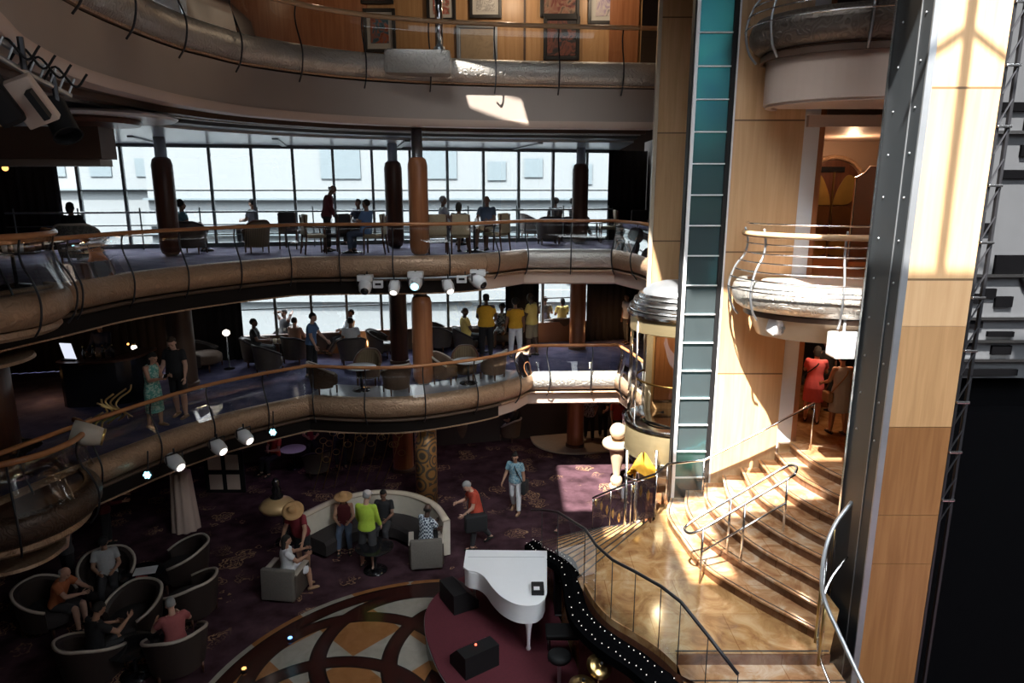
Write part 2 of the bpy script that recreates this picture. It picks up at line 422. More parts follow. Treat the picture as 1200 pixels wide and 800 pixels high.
def skeleton(p, k):
    def limb(a, b, side): a, b = rad(a), rad(b); return Vector((side*math.sin(b)*abs(math.cos(a))+side*math.sin(b)*.3*abs(math.sin(a)), math.sin(a), -math.cos(a)*math.cos(b))).normalized()
    J = {}; legs = []
    for i, s in ((0, -1), (1, 1)):
        hip = Vector((s*.088*k, 0, -.03*k)); kn = hip+limb(p['hip'][i], p['spread'], s)*.425*k
        an = kn+limb(p['hip'][i]-p['knee'][i], p['spread']*.3, s)*.405*k
        legs.append((hip, kn, an))
    low = min(l[2].z for l in legs); pz = (.085*k-low) if p['sit'] is None else max(p['sit']+.10*k, .085*k-low)
    base = Vector((0, 0, pz)); J['legs'] = [[base+q for q in l] for l in legs]
    ln = rad(p['lean']); up = Vector((0, math.sin(ln), math.cos(ln))); fw = Vector((0, math.cos(ln), -math.sin(ln)))
    J['pel'] = base; J['up'] = up; J['fw'] = fw
    J['waist'] = base+up*.16*k; J['chest'] = base+up*.36*k; J['neck'] = base+up*.515*k
    J['arms'] = []
    for i, s in ((0, -1), (1, 1)):
        sh = base+up*.465*k+Vector((s*.172*k, 0, 0))
        e = sh+limb(p['sh'][i], p['abd'][i], s)*.285*k
        fa = limb(p['sh'][i]+p['el'][i], p['abd'][i]*.5, s); iw = rad(p['inw'][i])
        fa = (fa*math.cos(iw)+Vector((-s, 0, 0))*math.sin(iw)).normalized()
        J['arms'].append((sh, e, e+fa*.25*k, fa))
    hp = ln+rad(p['head'][0]); yaw = rad(p['head'][1])
    nk = (up+Vector((0, math.sin(hp), math.cos(hp)))).normalized()
    J['hm'] = Matrix.Rotation(yaw, 3, 'Z') @ Matrix.Rotation(-hp, 3, 'X')
    J['skull'] = J['neck']+nk*.075*k; J['head'] = J['skull']+J['hm'] @ Vector((0, .022, .085))*k
    return J
def loft(mb, secs, n=16):
    """elliptic rings: (centre, rx, ry, x axis, y axis)"""
    vs = []; N = len(secs)
    for c, rx, ry, ax, ay in secs:
        for j in range(n): a = 2*math.pi*j/n; vs.append(c+ax*rx*math.cos(a)+ay*ry*math.sin(a))
    fs = [(i*n+j, i*n+(j+1) % n, (i+1)*n+(j+1) % n, (i+1)*n+j) for i in range(N-1) for j in range(n)]
    mb.put(vs, fs+[tuple(range(n))[::-1], tuple((N-1)*n+j for j in range(n))])
def torso(mb, J, k, g=0., lo=-.10, hi=.50, w=1., belly=0.):
    X = Vector((1, 0, 0)); up, fw, b = J['up'], J['fw'], J['pel']
    prof = [(-.10, .13, .105), (-.02, .172, .125), (.06, .165, .118), (.16, .142, .105), (.26, .155, .112), (.36, .168, .118), (.44, .165, .105), (.49, .12, .085), (.53, .065, .06)]
    def at(h):
        for a, c in zip(prof, prof[1:]):
            if a[0] <= h <= c[0]: t = (h-a[0])/(c[0]-a[0]); return a[1]+(c[1]-a[1])*t, a[2]+(c[2]-a[2])*t
        return prof[-1][1:] if h > .5 else prof[0][1:]
    hs = [lo]+[q[0] for q in prof if lo < q[0] < hi]+[hi]; secs = []
    for h in hs:
        rx, ry = at(h); bl = belly*math.exp(-((h-.12)/.13)**2)
        secs.append((b+up*h*k+fw*bl*.5*k, (rx*w+bl*.35+g)*k, (ry*w+bl*.6+g)*k, X, fw))
    loft(mb, secs)
def head_pts(J, k, q): return J['skull']+J['hm'] @ (Vector(q)*k)
def body_mesh(p, k, w, belly, bare_arm):
    J = skeleton(p, k); mb = MB(); torso(mb, J, k, 0, w=w, belly=belly)
    for i, s in ((0, -1), (1, 1)):
        h, kn, an = J['legs'][i]
        mb.cap(h, kn, .083*k*w, .056*k*w); mb.cap(kn, kn+(an-kn)*.35, .055*k*w, .056*k*w); mb.cap(kn+(an-kn)*.35, an, .056*k*w, .037*k)
        sd = (an-kn).normalized(); fwd = (Vector((0, 1, 0))-sd*sd.y*.7).normalized()
        ft = an+Vector((0, 0, -.045*k))
        mb.cap(ft-fwd*.04*k, ft+fwd*.13*k, .038*k, .026*k)
        sh, e, wr, fa = J['arms'][i]
        mb.cap(J['pel']+J['up']*.45*k+Vector((s*.10*k, 0, 0)), sh, .065*k*w, .056*k*w)
        mb.cap(sh, e, .052*k*w, .040*k*w); mb.cap(e, e+(wr-e)*.3, .040*k*w, .041*k*w); mb.cap(e+(wr-e)*.3, wr, .041*k*w, .026*k)
        mb.sphere(wr+fa*.05*k, (.04*k, .024*k, .05*k), m=hand_frame(fa, s))
    mb.cap(J['neck']-J['up']*.05*k, J['skull']+J['hm'] @ Vector((0, .01, .04))*k, .058*k, .052*k)
    H = J['hm']; sp = lambda q, r: mb.sphere(head_pts(J, k, q), tuple(x*k for x in r), 14, 10, H)
    sp((0, .012, .115), (.076, .093, .100)); sp((0, .050, .055), (.056, .055, .062)); sp((0, .088, .022), (.026, .022, .020))
    mb.cap(head_pts(J, k, (0, .100, .105)), head_pts(J, k, (0, .118, .078)), .010*k, .016*k, 8)      # nose
    sp((0, .092, .126), (.055, .018, .014)); sp((0, .098, .050), (.026, .014, .010))                     # brow, lips
    for s in (-1, 1): sp((s*.078, .0, .088), (.012, .024, .034))                                        # ears
    for s in (-1, 1): sp((s*.040, .075, .078), (.025, .022, .022))                                      # cheeks
    me = remeshed(mb, .0115*k, 3)
    fm = MB()                                                                                           # fingers rooted in the palm
    for i, s in ((0, -1), (1, 1)):
        sh, e, wr, fa = J['arms'][i]; m = hand_frame(fa, s)
        for j, (x, L) in enumerate(((-.030, .062), (-.010, .082), (.011, .086), (.031, .076))):
            a = wr+m @ Vector((x*k, 0, .075*k)); cu = .35 if bare_arm != 'grip' else 1.0
            b = a+m @ Vector((x*.15*k, -math.sin(cu*.5)*L*.55*k, math.cos(cu*.5)*L*.55*k)); c = b+m @ Vector((0, -math.sin(cu*1.6)*L*.5*k, math.cos(cu*1.6)*L*.5*k))
            fm.tube([a, b, c], [.0095*k, .0085*k, .006*k], 6)
        a = wr+m @ Vector((.030*k, -.004*k, .030*k)); b = a+m @ Vector((.028*k, -.016*k, .030*k)); c = b+m @ Vector((.006*k, -.016*k, .028*k))
        fm.tube([a, b, c], [.012*k, .0105*k, .007*k], 6)
    bm = bmesh.new(); bm.from_mesh(me)
    vs = [bm.verts.new(v) for v in fm.v]
    for f in fm.f: bm.faces.new([vs[i] for i in f])
    bm.to_mesh(me); bm.free()
    return me
def hand_frame(fa, s):
    z = fa.normalized(); y = Vector((s, 0, 0)); y = (y-z*y.dot(z))
    y = y.normalized() if y.length > .2 else Vector((0, 0, 1)).cross(z).normalized()
    x = y.cross(z).normalized()
    if x.y*1.0+x.z*.5 < 0: x = -x
    return Matrix((x, y, z)).transposed()
def sleeve(mb, J, i, k, frac, g):
    s = (-1, 1)[i]; sh, e, wr, fa = J['arms'][i]
    mb.cap(J['pel']+J['up']*.44*k+Vector((s*.09*k, 0, 0)), sh, .062*k+g, .056*k+g)
    if frac <= 1: q = sh+(e-sh)*frac; mb.sphere(sh, .054*k+g); mb.tube([sh, q], [.054*k+g, .048*k+g+.008], 12)
    else: q = e+(wr-e)*(frac-1); mb.cap(sh, e, .054*k+g, .044*k+g); mb.tube([e, q], [.044*k+g, .032*k+g], 12)
CACHE = {}
def person(label, loc, face, pose='stand', h=1.7, skin='skin_tan', top=None, bottom=None, hair=None, hat=None, shoe='shoe_black',
           w=1.07, belly=0., hand=None, name='person', cat='person', group=None, **over):
    """top: (material, kind) kinds tee long sleeveless dress; bottom: (material, kind) kinds long shorts skirt"""
    p = dict(SIT if pose == 'sit' else STAND); p.update(over); k = h/1.75
    key = (repr(sorted(p.items(), key=str)), round(k, 3), w, belly, hand)
    if key not in CACHE: CACHE[key] = body_mesh(p, k, w, belly, hand)
    J = skeleton(p, k)
    me = CACHE[key].copy(); me.name = 'person'
    root = link('person', me, skin, None, True); tag(root, label, cat, group)
    root.matrix_basis = Matrix.Translation(Vector(loc)) @ Matrix.Rotation(rad(face), 4, 'Z')
    def part(nm, mb, mat, voxel=None, smooth=True):
        if voxel: return link(nm, remeshed(mb, voxel, 4), mat, root, True)
        return mb.build(nm, mat, root, smooth, world=False)
    if top:
        mat, kind = top; mb = MB(); g = .013
        torso(mb, J, k, g, -.055 if kind != 'dress' else -.10, .515, w, belly)
        fr = {'tee': .62, 'long': 1.93, 'sleeveless': 0, 'dress': 0, 'dress_tee': .6}[kind]
        for i in (0, 1):
            if fr: sleeve(mb, J, i, k, fr, g)
        if kind.startswith('dress'):
            skirt(mb, J, p, k, w, .62)
        part('dress' if kind.startswith('dress') else 'shirt', mb, mat, .014*k)
    if bottom:
        mat, kind = bottom; mb = MB(); g = .010
        if kind == 'skirt': skirt(mb, J, p, k, w, .80)
        else:
            torso(mb, J, k, .009, -.10, .07, w, belly*.6)
            for i in (0, 1):
                hp, kn, an = J['legs'][i]
                if kind == 'long':
                    mb.cap(hp, kn, .086*k*w+g, .062*k*w+g); mb.sphere(kn, .061*k*w+g); mb.tube([kn, kn+(an-kn)*.93], [.061*k*w+g, .048*k+g], 12)
                else:
                    q = hp+(kn-hp)*.92; mb.sphere(hp, .086*k*w+g); mb.tube([hp, q], [.088*k*w+g, .072*k*w+g], 12)
        part({'skirt': 'skirt', 'long': 'trousers', 'shorts': 'shorts'}[kind], mb, mat, .014*k)
    for i in (0, 1):                                                                                      # shoes
        hp, kn, an = J['legs'][i]; sd = (an-kn).normalized(); fwd = (Vector((0, 1, 0))-sd*sd.y*.7).normalized()
        mb = MB(); c = an+Vector((0, 0, -.05*k)); ax = fwd.cross(Vector((0, 0, 1))).normalized(); az = ax.cross(fwd)
        secs = [(-.075, .02, .018, -.010), (-.06, .036, .036, 0), (-.01, .040, .046, .006), (.06, .045, .038, 0), (.12, .046, .028, -.008), (.165, .036, .022, -.012), (.185, .014, .012, -.016)]
        loft(mb, [(c+fwd*a*k+az*zz*k, rx*k, rz*k, ax, az) for a, rx, rz, zz in secs], 12)
        part('shoe', mb, shoe)
    H = J['hm']
    mb = MB()
    for s in (-1, 1): mb.sphere(head_pts(J, k, (s*.031, .098, .105)), (.012*k, .008*k, .008*k), 8, 6, H)
    part('eyes', mb, 'iris')
    if hair:
        mat, kind = hair; mb = MB(); c = Vector((0, -.002, .125)); r = Vector((.086, .104, .104))
        if kind == 'bald': r = Vector((.080, .094, .085)); c = Vector((0, -.016, .095))
        sp = MB().sphere((0, 0, 0), 1, 20, 14); vs = []
        for v in sp.v:
            q = Vector(v); face = q.y > .25 and q.z < .42; under = q.z < (-.75 if kind != 'bald' else -.6)
            f = .80 if (face or under) else 1+.02*math.sin(q.x*17+q.z*11)
            if kind == 'bald' and q.z > .35: f = .6
            vs.append(head_pts(J, k, (c.x+r.x*q.x*f, c.y+r.y*q.y*f, c.z+r.z*q.z*f)))
        mb.put(vs, sp.f)
        if kind in ('long', 'bob'):
            L = .30 if kind == 'long' else .12; secs = []
            for t in (0, .25, .5, .75, 1):
                ce = head_pts(J, k, (0, -.055, .12-.02*t)) + (-J['up']*t*L - J['fw']*.02*t)*k
                secs.append((ce, (.083+.03*t*(1-t)-.02*t)*k, (.058-.02*t)*k, Vector((1, 0, 0)), J['fw']))
            loft(mb, secs, 14); mb = MB().put(mb.v, mb.f); part('hair', mb, mat, .012*k)
        elif kind == 'bun':
            mb.sphere(head_pts(J, k, (0, -.10, .17)), .045*k); part('hair', mb, mat, .012*k)
        elif kind == 'afro':
            mb.sphere(head_pts(J, k, (0, -.03, .15)), (.12*k, .115*k, .115*k), m=H); part('hair', mb, mat, .014*k)
        else: part('hair', mb, mat)
    if hat:
        mat, kind = hat; mb = MB(); T = lambda q: head_pts(J, k, q)
        tilt = H @ Matrix.Rotation(rad(8), 3, 'X'); ax = tilt @ Vector((0, 0, 1))
        if kind == 'cap':
            mb.lathe([(.090*k, 0), (.090*k, .035*k), (.075*k, .075*k), (.04*k, .096*k), (0, .10*k)], T((0, .005, .135)), 18, ax, 1, 1.1)
            hm = MB(); fwd = tilt @ Vector((0, 1, 0)); sx = tilt @ Vector((1, 0, 0))
            loft(hm, [(T((0, .005, .135))+fwd*a*k+ax*.012*k, rx*k, .006*k, sx, ax) for a, rx in ((.06, .078), (.11, .074), (.15, .058), (.175, .03))], 12); mb.put(hm.v, hm.f)
            part('cap', mb, mat)
        else:
            mb.lathe([(.225*k, -.012*k), (.23*k, 0), (.17*k, .010*k), (.10*k, .012*k), (.096*k, .07*k), (.08*k, .105*k), (.04*k, .112*k), (0, .105*k)], T((0, 0, .145)), 28, ax)
            mb.lathe([(.226*k, -.014*k), (.10*k, .004*k), (.0, .004*k)], T((0, 0, .145)), 28, ax)
            part('straw_hat', mb, mat)

    return root, J
def skirt(mb, J, p, k, w, ln):
    X = Vector((1, 0, 0)); b = J['pel']
    if p['sit'] is None:
        secs = [(b+J['up']*.10*k, .155*k*w, .115*k*w, X, J['fw']), (b, .185*k*w, .14*k*w, X, J['fw']), (b-J['up']*.12*k, .200*k*w, .155*k*w, X, Vector((0, 1, 0)))]
        low = b+Vector((0, 0, -ln*.72*k)); secs.append((low, .205*k*w, .165*k*w, X, Vector((0, 1, 0))))
        loft(mb, secs)
    else:
        torso(mb, J, k, .012, -.10, .10, w)
        for i in (0, 1):
            hp, kn, an = J['legs'][i]; q = hp+(kn-hp)*.85; mb.cap(hp, q, .10*k*w, .085*k*w)
        a, c = J['legs'][0], J['legs'][1]; mb.cap((a[0]+c[0])/2, (a[1]+c[1])/2*.9+(a[0]+c[0])/2*.1, .09*k, .075*k)
def shoulder_bag(owner, J, k, mat, side, label, cat='bag', strap=True, size=(.10, .34, .26), drop=.52):
    """bag hanging from a shoulder: its own thing"""
    M = owner.matrix_basis; sh, e, wr, fa = J['arms'][0 if side < 0 else 1]
    t = thing('shoulder_bag', label, cat, M @ (sh+Vector((side*.10*k, 0, -drop*k))), M.to_euler().z)
    mb = MB().rbox((0, 0, 0), size, .04); mb.build('bag_body', mat, t, True, False)
    if strap:
        inv = t.matrix_basis.inverted() @ M; q = [inv @ (J['neck']+Vector((-side*.05*k, .0, -.06*k))+J['fw']*s_*.12*k) for s_ in (1,)]
        pts = smoothpath([Vector((0, size[1]*.4, size[2]*.45)), inv @ (J['chest']+J['fw']*.15*k+Vector((side*.07*k, 0, 0))), inv @ (J['neck']+Vector((-side*.02*k, .05*k, -.02*k))),
                          inv @ (J['neck']+Vector((-side*.05*k, -.07*k, -.04*k))), inv @ (J['chest']-J['fw']*.15*k), Vector((0, -size[1]*.4, size[2]*.45))], 5)
        MB().tube(pts, .013, 6).build('strap', mat, t, True, False)
    return t
# ---------------------------------------------------------------- the setting
Z2, Z3, Z4 = 3.3, 6.6, 10.95
def V2(l): return [Vector((a[0], a[1])) for a in l]
def join(*segs):
    out = []
    for s in segs: out += s if not out else s[1:]
    return out
E3 = join(smoothpath(V2([(-8.2, 10.0), (-7.75, 11.9), (-7.55, 12.96), (-7.0, 14.15), (-6.2, 15.3), (-5.2, 16.35)]), 4),
          smoothpath(V2([(-5.2, 16.35), (-3.7, 16.55), (-2.3, 16.62), (-1.2, 16.95), (-.4, 17.6), (.3, 18.45)]), 4), V2([(.3, 18.45), (1.5, 18.47), (2.8, 18.45)]), V2([(2.8, 18.45), (3.3, 17.1), (3.4, 15.9)]))
E2 = join(smoothpath(V2([(-8.4, 10.0), (-7.78, 11.94), (-6.92, 13.85), (-6.0, 15.0), (-4.97, 15.95)]), 4),
          smoothpath(V2([(-4.97, 15.95), (-3.48, 15.75), (-2.28, 15.9), (-.86, 16.64), (0., 17.4), (.42, 18.1)]), 4), V2([(.42, 18.1), (1.7, 18.15), (3.0, 18.2)]), V2([(3.0, 18.2), (3.25, 17.0), (3.4, 15.9)]))
E4 = smoothpath(V2([(-3.4, 4.4), (-4.2, 5.7), (-4.8, 6.9), (-5.3, 8.0), (-5.75, 9.8), (-5.75, 12), (-5.5, 13.1), (-5.05, 14.2), (-3.8, 15.5), (-2.2, 16.3), (0, 16.8), (1.8, 17.0), (3.4, 17.15)]), 4)
def wy(x): return 21.75+.242*x                                          # the glazed outer wall runs at a slant
struct('floor', MB().prism([(-20, -3), (12, -3), (12, 26), (-20, 26)], -.3, 0), 'carpet_plum')
back = [(4.3, 15.95), (4.3, wy(4.3)+.4), (-14, wy(-14)+.2), (-14, 10)]
def slab(name, edge, z, t, mat): return struct(name, MB().prism([(p.x, p.y) for p in edge]+back, z-t, z), mat)
slab('floor', E2, Z2, .12, 'carpet_navy'); slab('floor', E3, Z3, .12, 'carpet_lilac')
def inner(edge, d):
    n = norms(edge); return [p-q*d for p, q in zip(edge, n)]
for e, z in ((E2, Z2), (E3, Z3)):
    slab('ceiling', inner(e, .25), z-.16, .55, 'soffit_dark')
# bulging embossed edge band and plain fascia under it
BAND = [(0, .03), (.05, .05), (.15, .03), (.22, -.05), (.255, -.17), (.24, -.30), (.17, -.41), (.08, -.47), (0, -.48)]
n_tr = [0]
def edge_trim(e, z, scroll, cuts):
    for a, b, m, fm in cuts:
        seg = e[a:b+1]
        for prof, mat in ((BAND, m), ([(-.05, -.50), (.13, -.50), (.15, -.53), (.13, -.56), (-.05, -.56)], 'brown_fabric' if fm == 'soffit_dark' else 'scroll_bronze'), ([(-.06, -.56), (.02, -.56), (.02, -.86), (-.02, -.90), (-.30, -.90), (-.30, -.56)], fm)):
            n_tr[0] += 1
            o = MB().sweep(seg, prof, True, z).build('trim_%d' % n_tr[0], mat, None, 'auto'); o['kind'] = 'structure'
def sw(name, e, prof, mat): o = MB().sweep(e, prof, True).build(name, mat, None, 'auto'); o['kind'] = 'structure'; return o
def edge_line(e, z, a, b): sw('trim_99', e[a:b+1], [(.0, z-.87), (.035, z-.87), (.035, z-.90), (.0, z-.90)], 'scroll_bronze')
n3 = len(E3)-1
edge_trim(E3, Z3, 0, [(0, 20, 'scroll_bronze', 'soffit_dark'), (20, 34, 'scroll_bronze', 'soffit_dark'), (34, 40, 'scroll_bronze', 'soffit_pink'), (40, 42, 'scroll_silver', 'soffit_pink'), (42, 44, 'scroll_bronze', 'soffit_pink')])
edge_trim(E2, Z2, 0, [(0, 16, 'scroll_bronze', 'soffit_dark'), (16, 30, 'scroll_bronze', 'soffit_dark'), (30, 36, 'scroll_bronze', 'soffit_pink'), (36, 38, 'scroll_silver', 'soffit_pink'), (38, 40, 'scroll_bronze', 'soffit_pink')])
edge_line(E3, Z3, 0, 34); edge_line(E2, Z2, 0, 30)
sw('trim_90', E4, [(-.02, 10.52), (.02, 10.52), (.02, 9.78), (-.02, 9.78)], 'fascia_paint')
sw('trim_91', E4, [(-.3, 9.78), (.05, 9.78), (.05, 9.66), (.02, 9.62), (-.3, 9.62)], 'soffit_pink')
sw('trim_92', E4, [(0, 10.55), (.06, 10.55), (.08, 10.58), (.06, 10.61), (0, 10.61)], 'scroll_bronze')
sw('trim_93', E4, [(o, h+11.06) for o, h in BAND], 'scroll_silver')
struct('floor', MB().prism([(p.x, p.y) for p in inner(E4, .05)]+[(3.4, 21), (-11, 21), (-11, 4.4)], 10.75, 10.95), 'brown_wall')
struct('floor', MB().prism([(-14, -6.5), (4.3, -6.5), (4.3, 2.2), (2.9, 3.6), (-3.4, 4.3), (-14, 4.3)], 9.8, 10.95), 'brown_wall')  # unseen slab added overhead to block skylight from the left floor
# ceiling of the upper terrace: dark coffers at the rim, glossy white panels towards the glass
struct('ceiling', MB().prism([(p.x, p.y) for p in inner(E4, .30)]+[(3.4, wy(3.4)+.4), (-14, wy(-14)+.3), (-14, 4.4)], 9.66, 9.74), 'brown_wall')
struct('ceiling', MB().prism([(p.x, p.y) for p in inner(E4, 1.75)[18:]]+[(3.4, wy(3.4)+.4), (-14, wy(-14)+.3), (-14, 13)], 9.42, 9.6), 'ceiling_white')
sw('trim_94', inner(E4, .75), [(-.12, 9.66), (.12, 9.66), (.12, 9.56), (-.12, 9.56)], 'brown_wall')
sw('trim_95', inner(E4, 1.5), [(-.35, 9.66), (.10, 9.66), (.10, 9.50), (-.35, 9.46)], 'mullion')
sw('trim_96', inner(E4, 1.15), [(-.06, 9.66), (.06, 9.66), (.06, 9.56), (-.06, 9.56)], 'scroll_silver')
for x in (-9.2, -6.1, -3.0, .4):
    struct('trim_97', MB().box((x, wy(x)-1.6, 9.41), (.14, 3.0, .05), .24), 'mullion')
struct('trim_98', MB().sweep([(-13.9, wy(-13.9)-.05), (3.4, wy(3.4)-.05)], [(0, 9.60), (.12, 9.60), (.12, 9.33), (0, 9.33)]), 'mullion')
sb = E2[16:37]; struct('floor', MB().sweep(sb, [(-.02, Z2+.004), (-1.05, Z2+.004), (-1.05, Z2-.02), (-.02, Z2-.02)]), 'pale_tile')
sb = E3[16:43]; struct('floor', MB().sweep(sb, [(-.02, Z3+.004), (-.4, Z3+.004), (-.4, Z3-.02), (-.02, Z3-.02)]), 'pale_tile')
# window walls
wn = [0]
def windows(x0, x1, z0, z1, trans, skip=()):
    n = round((x1-x0)/1.05); dx = (x1-x0)/n
    for i in range(n):
        xa = x0+i*dx; xb = xa+dx
        if any(a < (xa+xb)/2 < b for a, b in skip): continue
        wn[0] += 1; mb = MB(); a = Vector((xa, wy(xa))); b = Vector((xb, wy(xb))); ang = math.atan(.242)
        mb.box((a.x, a.y, (z0+z1)/2), (.075, .12, z1-z0), ang)
        for zt in trans: mb.box(((xa+xb)/2, wy((xa+xb)/2), zt), (dx*1.02, .05, .035), ang)
        o = struct('window_%d' % wn[0], mb, 'mullion')
        g = MB().box(((xa+xb)/2, wy((xa+xb)/2)+.02, (z0+z1)/2), (dx*1.03, .012, z1-z0), ang).build('pane', 'window_glass', o)
windows(-11.7, 3.45, 6.72, 9.45, (6.95, 8.18))
windows(-8.05, 3.0, 3.95, 6.05, (4.75, 5.35), skip=((-.15, .85),))
ANG = math.atan(.242)
def wallbox(name, xa, xb, z0, z1, mat, off=.0, th=.2): return struct(name, MB().box(((xa+xb)/2, wy((xa+xb)/2)+off, (z0+z1)/2), ((xb-xa)*1.03, th, z1-z0), ANG), mat)
wallbox('wall_back', -14, 3.5, 6.4, 6.72, 'mullion', .05); wallbox('wall_back', -14, 3.5, 2.9, 3.95, 'brown_wall', .05); wallbox('wall_back', -14, 3.5, 6.02, 6.45, 'soffit_dark', .05)
wallbox('wall_back', -14, 3.5, -.1, 3.0, 'dark_wall', .05); wallbox('wall_back', -14, 3.5, 9.45, 11, 'dark_wall', .06)
def curtain(xa, xb, z0, z1, off, label):
    n = int((xb-xa)*14); pts = []
    for i in range(n+1):
        x = xa+(xb-xa)*i/n; pts.append((x, wy(x)+off+.05*math.sin(i*2.1)))
    o = MB().sweep(pts, [(-.012, z0), (.012, z0), (.012, z1), (-.012, z1)]).build('curtain', 'curtain', None, True); tag(o, label, 'curtain')
curtain(-15, -12.0, 6.62, 9.4, -.3, 'black curtain left of the glass wall on the upper terrace')
curtain(3.05, 4.3, 6.62, 9.4, -.3, 'black curtain right of the glass wall on the upper terrace')
curtain(-9.3, -7.85, 3.32, 6.0, -.3, 'black curtain left of the lower terrace windows')
curtain(-.2, .85, 3.32, 6.0, -.3, 'black curtain between lower windows behind the people in yellow')
curtain(2.45, 4.3, 3.32, 6.0, -.3, 'wide black curtain right of the lower terrace windows')
curtain(-14.0, -9.6, 3.32, 6.0, -.5, 'long black curtain behind the dark bar counter')
# handrail standing in front of the upper glass wall
t = thing('guard_rail', 'thin metal guard rail running along the upper glass wall', 'railing', (-4, wy(-4)-.5, Z3))
MB().tube([(-13.2, wy(-13.2)-.5, 7.6), (3.2, wy(3.2)-.5, 7.6)], .028, 8).build('top_rail', 'mullion', t); MB().tube([(-13.2, wy(-13.2)-.5, 7.25), (3.2, wy(3.2)-.5, 7.25)], .016, 6).build('lower_rail', 'mullion', t)
for i in range(12): x = -13+i*1.46; MB().tube([(x, wy(x)-.5, Z3), (x, wy(x)-.5, 7.72)], .02, 6).build('post', 'mullion', t)
# enclosing walls of the atrium and the unseen roof, its openings shaped for the light
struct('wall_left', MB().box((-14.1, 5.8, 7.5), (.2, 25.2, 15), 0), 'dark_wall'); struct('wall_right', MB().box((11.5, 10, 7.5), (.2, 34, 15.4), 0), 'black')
struct('wall_front', MB().box((-1, -6.6, 3.0), (26, .2, 6.4)).box((-6.0, -6.6, 10.6), (17, .2, 8.8)).box((7, -6.6, 8.4), (10, .2, 4.8)), 'brown_wall')  # unseen wall, left open high on the right to add front light
struct('wall_back', MB().box((7.9, 24.6, 7.5), (9, .2, 15.4)), 'dark_wall')
def roof(holes, x0, x1, y0, y1, z):
    xs = sorted({x0, x1, *[q for h in holes for q in h[:2]]}); ys = sorted({y0, y1, *[q for h in holes for q in h[2:4]]}); mb = MB()
    for xa, xb in zip(xs, xs[1:]):
        for ya, yb in zip(ys, ys[1:]):
            cx, cy = (xa+xb)/2, (ya+yb)/2
            if not any(h[0] < cx < h[1] and h[2] < cy < h[3] for h in holes): mb.box((cx, cy, z+.06), (xb-xa, yb-ya, .12))
    return struct('ceiling', mb, 'dark_wall')
# right-hand side: veneered lift towers, doorway, lower and upper balcony
struct('wall_right', MB().box((3.72, 15.75, 7.5), (1.06, .3, 15)), 'maple')
struct('wall_right', MB().box((4.4, 19.5, 6.5), (.16, 7.2, 6.4)), 'dark_wall')
struct('trim_50', MB().box((3.14, 15.62, 7.5), (.08, .12, 15)), 'pale_stone')
tw = thing('glass_light_shaft', 'tall strip of teal glass panes with thin white bars between wooden walls', 'glass panel', (3.5, 12.8, 2))
MB().box((3.185, 12.86, 8.5), (.03, .20, 13)).build('dark_jamb', 'black', tw); MB().box((3.91, 12.90, 8.5), (.09, .22, 13)).build('dark_jamb', 'black', tw)
MB().box((3.23, 12.80, 8.5), (.06, .14, 13)).build('silver_jamb', 'white_paint', tw)
for i in range(23):
    MB().box((3.565, 12.84, 2.0+.555*i+.277), (.60, .03, .535)).build('glass_pane', 'teal_glass', tw)
    MB().box((3.565, 12.81, 2.0+.555*i), (.60, .05, .022)).build('bar', 'white_paint', tw)
MB().box((3.55, 12.98, 8.5), (.66, .06, 13)).build('backing', 'black', tw)
struct('wall_right', MB().box((4.60, 12.95, 7.5), (1.30, .3, 15)), 'maple')
struct('trim_51', MB().box((3.965, 12.80, 7.5), (.03, .05, 15)), 'white_paint')
struct('trim_52', MB().box((5.40, 13.0, 7.5), (.30, .3, 15)), 'white_paint')
struct('door_1', MB().box((5.60, 13.05, 7.5), (.10, .4, 15)), 'cherry')
# rooms behind the doorway on both decks
struct('wall_back', MB().box((7.6, 16.6, 8.4), (5, .2, 3.6)), 'mauve_wall'); struct('wall_back', MB().box((7.6, 17.6, 4.8), (5, .2, 3.2)), 'black')
struct('floor', MB().prism([(5.3, 12.75), (10.5, 12.75), (10.5, 17.6), (5.3, 17.6)], 3.0, 3.3), 'marble_gold')
struct('floor', MB().prism([(5.55, 12.75), (10.5, 12.75), (10.5, 16.6), (5.55, 16.6)], 6.2, 6.6), 'cherry')
struct('ceiling', MB().prism([(5.3, 12.75), (10.5, 12.75), (10.5, 17.6), (5.3, 17.6)], 9.3, 9.5), 'soffit_pink')
struct('wall_left', MB().box((5.5, 15.2, 6.3), (.1, 4.4, 6.2)), 'cherry')
dr = thing('lift_door', 'arched double door with bronze butterfly pattern seen above the balcony', 'door', (7.5, 16.45, 6.6))
arch = [(-.62, 0), (.62, 0), (.62, 1.75)]+[(.62*math.cos(a*math.pi/12), 1.75+.52*math.sin(a*math.pi/12)) for a in range(1, 12)]+[(-.62, 1.75)]
def plate(poly, y0, y1, ox, oz):
    n = len(poly); vs = [(ox+p[0], y, oz+p[1]) for y in (y0, y1) for p in poly]
    return MB().put(vs, [tuple(range(n)), tuple(range(n, 2*n))[::-1]]+[(i, (i+1) % n, n+(i+1) % n, n+i) for i in range(n)])
plate(arch, 16.38, 16.44, 7.5, 6.6).build('door_leaf', 'mahogany', dr); MB().box((7.42, 16.36, 8.66), (.62, .04, .12)).build('indicator', 'black_gloss', dr)
for s in (-1, 1):
    for wing, m in (([(.02, 1.25), (.10, 1.55), (.30, 1.92), (.50, 1.85), (.56, 1.55), (.40, 1.28)], 'gold_leaf'), ([(.02, 1.2), (.36, 1.22), (.55, 1.02), (.50, .62), (.28, .50), (.08, .8)], 'bronze_leaf'), ([(.05, .45), (.3, .42), (.5, .5), (.55, .1), (.05, .1)], 'gold_leaf')):
        c = smoothpath(V2(wing+[wing[0]]), 4)[:-1]; plate([(p.x*s, p.y) for p in c], 16.35, 16.375, 7.5, 6.6).build('wing_panel', m, dr)
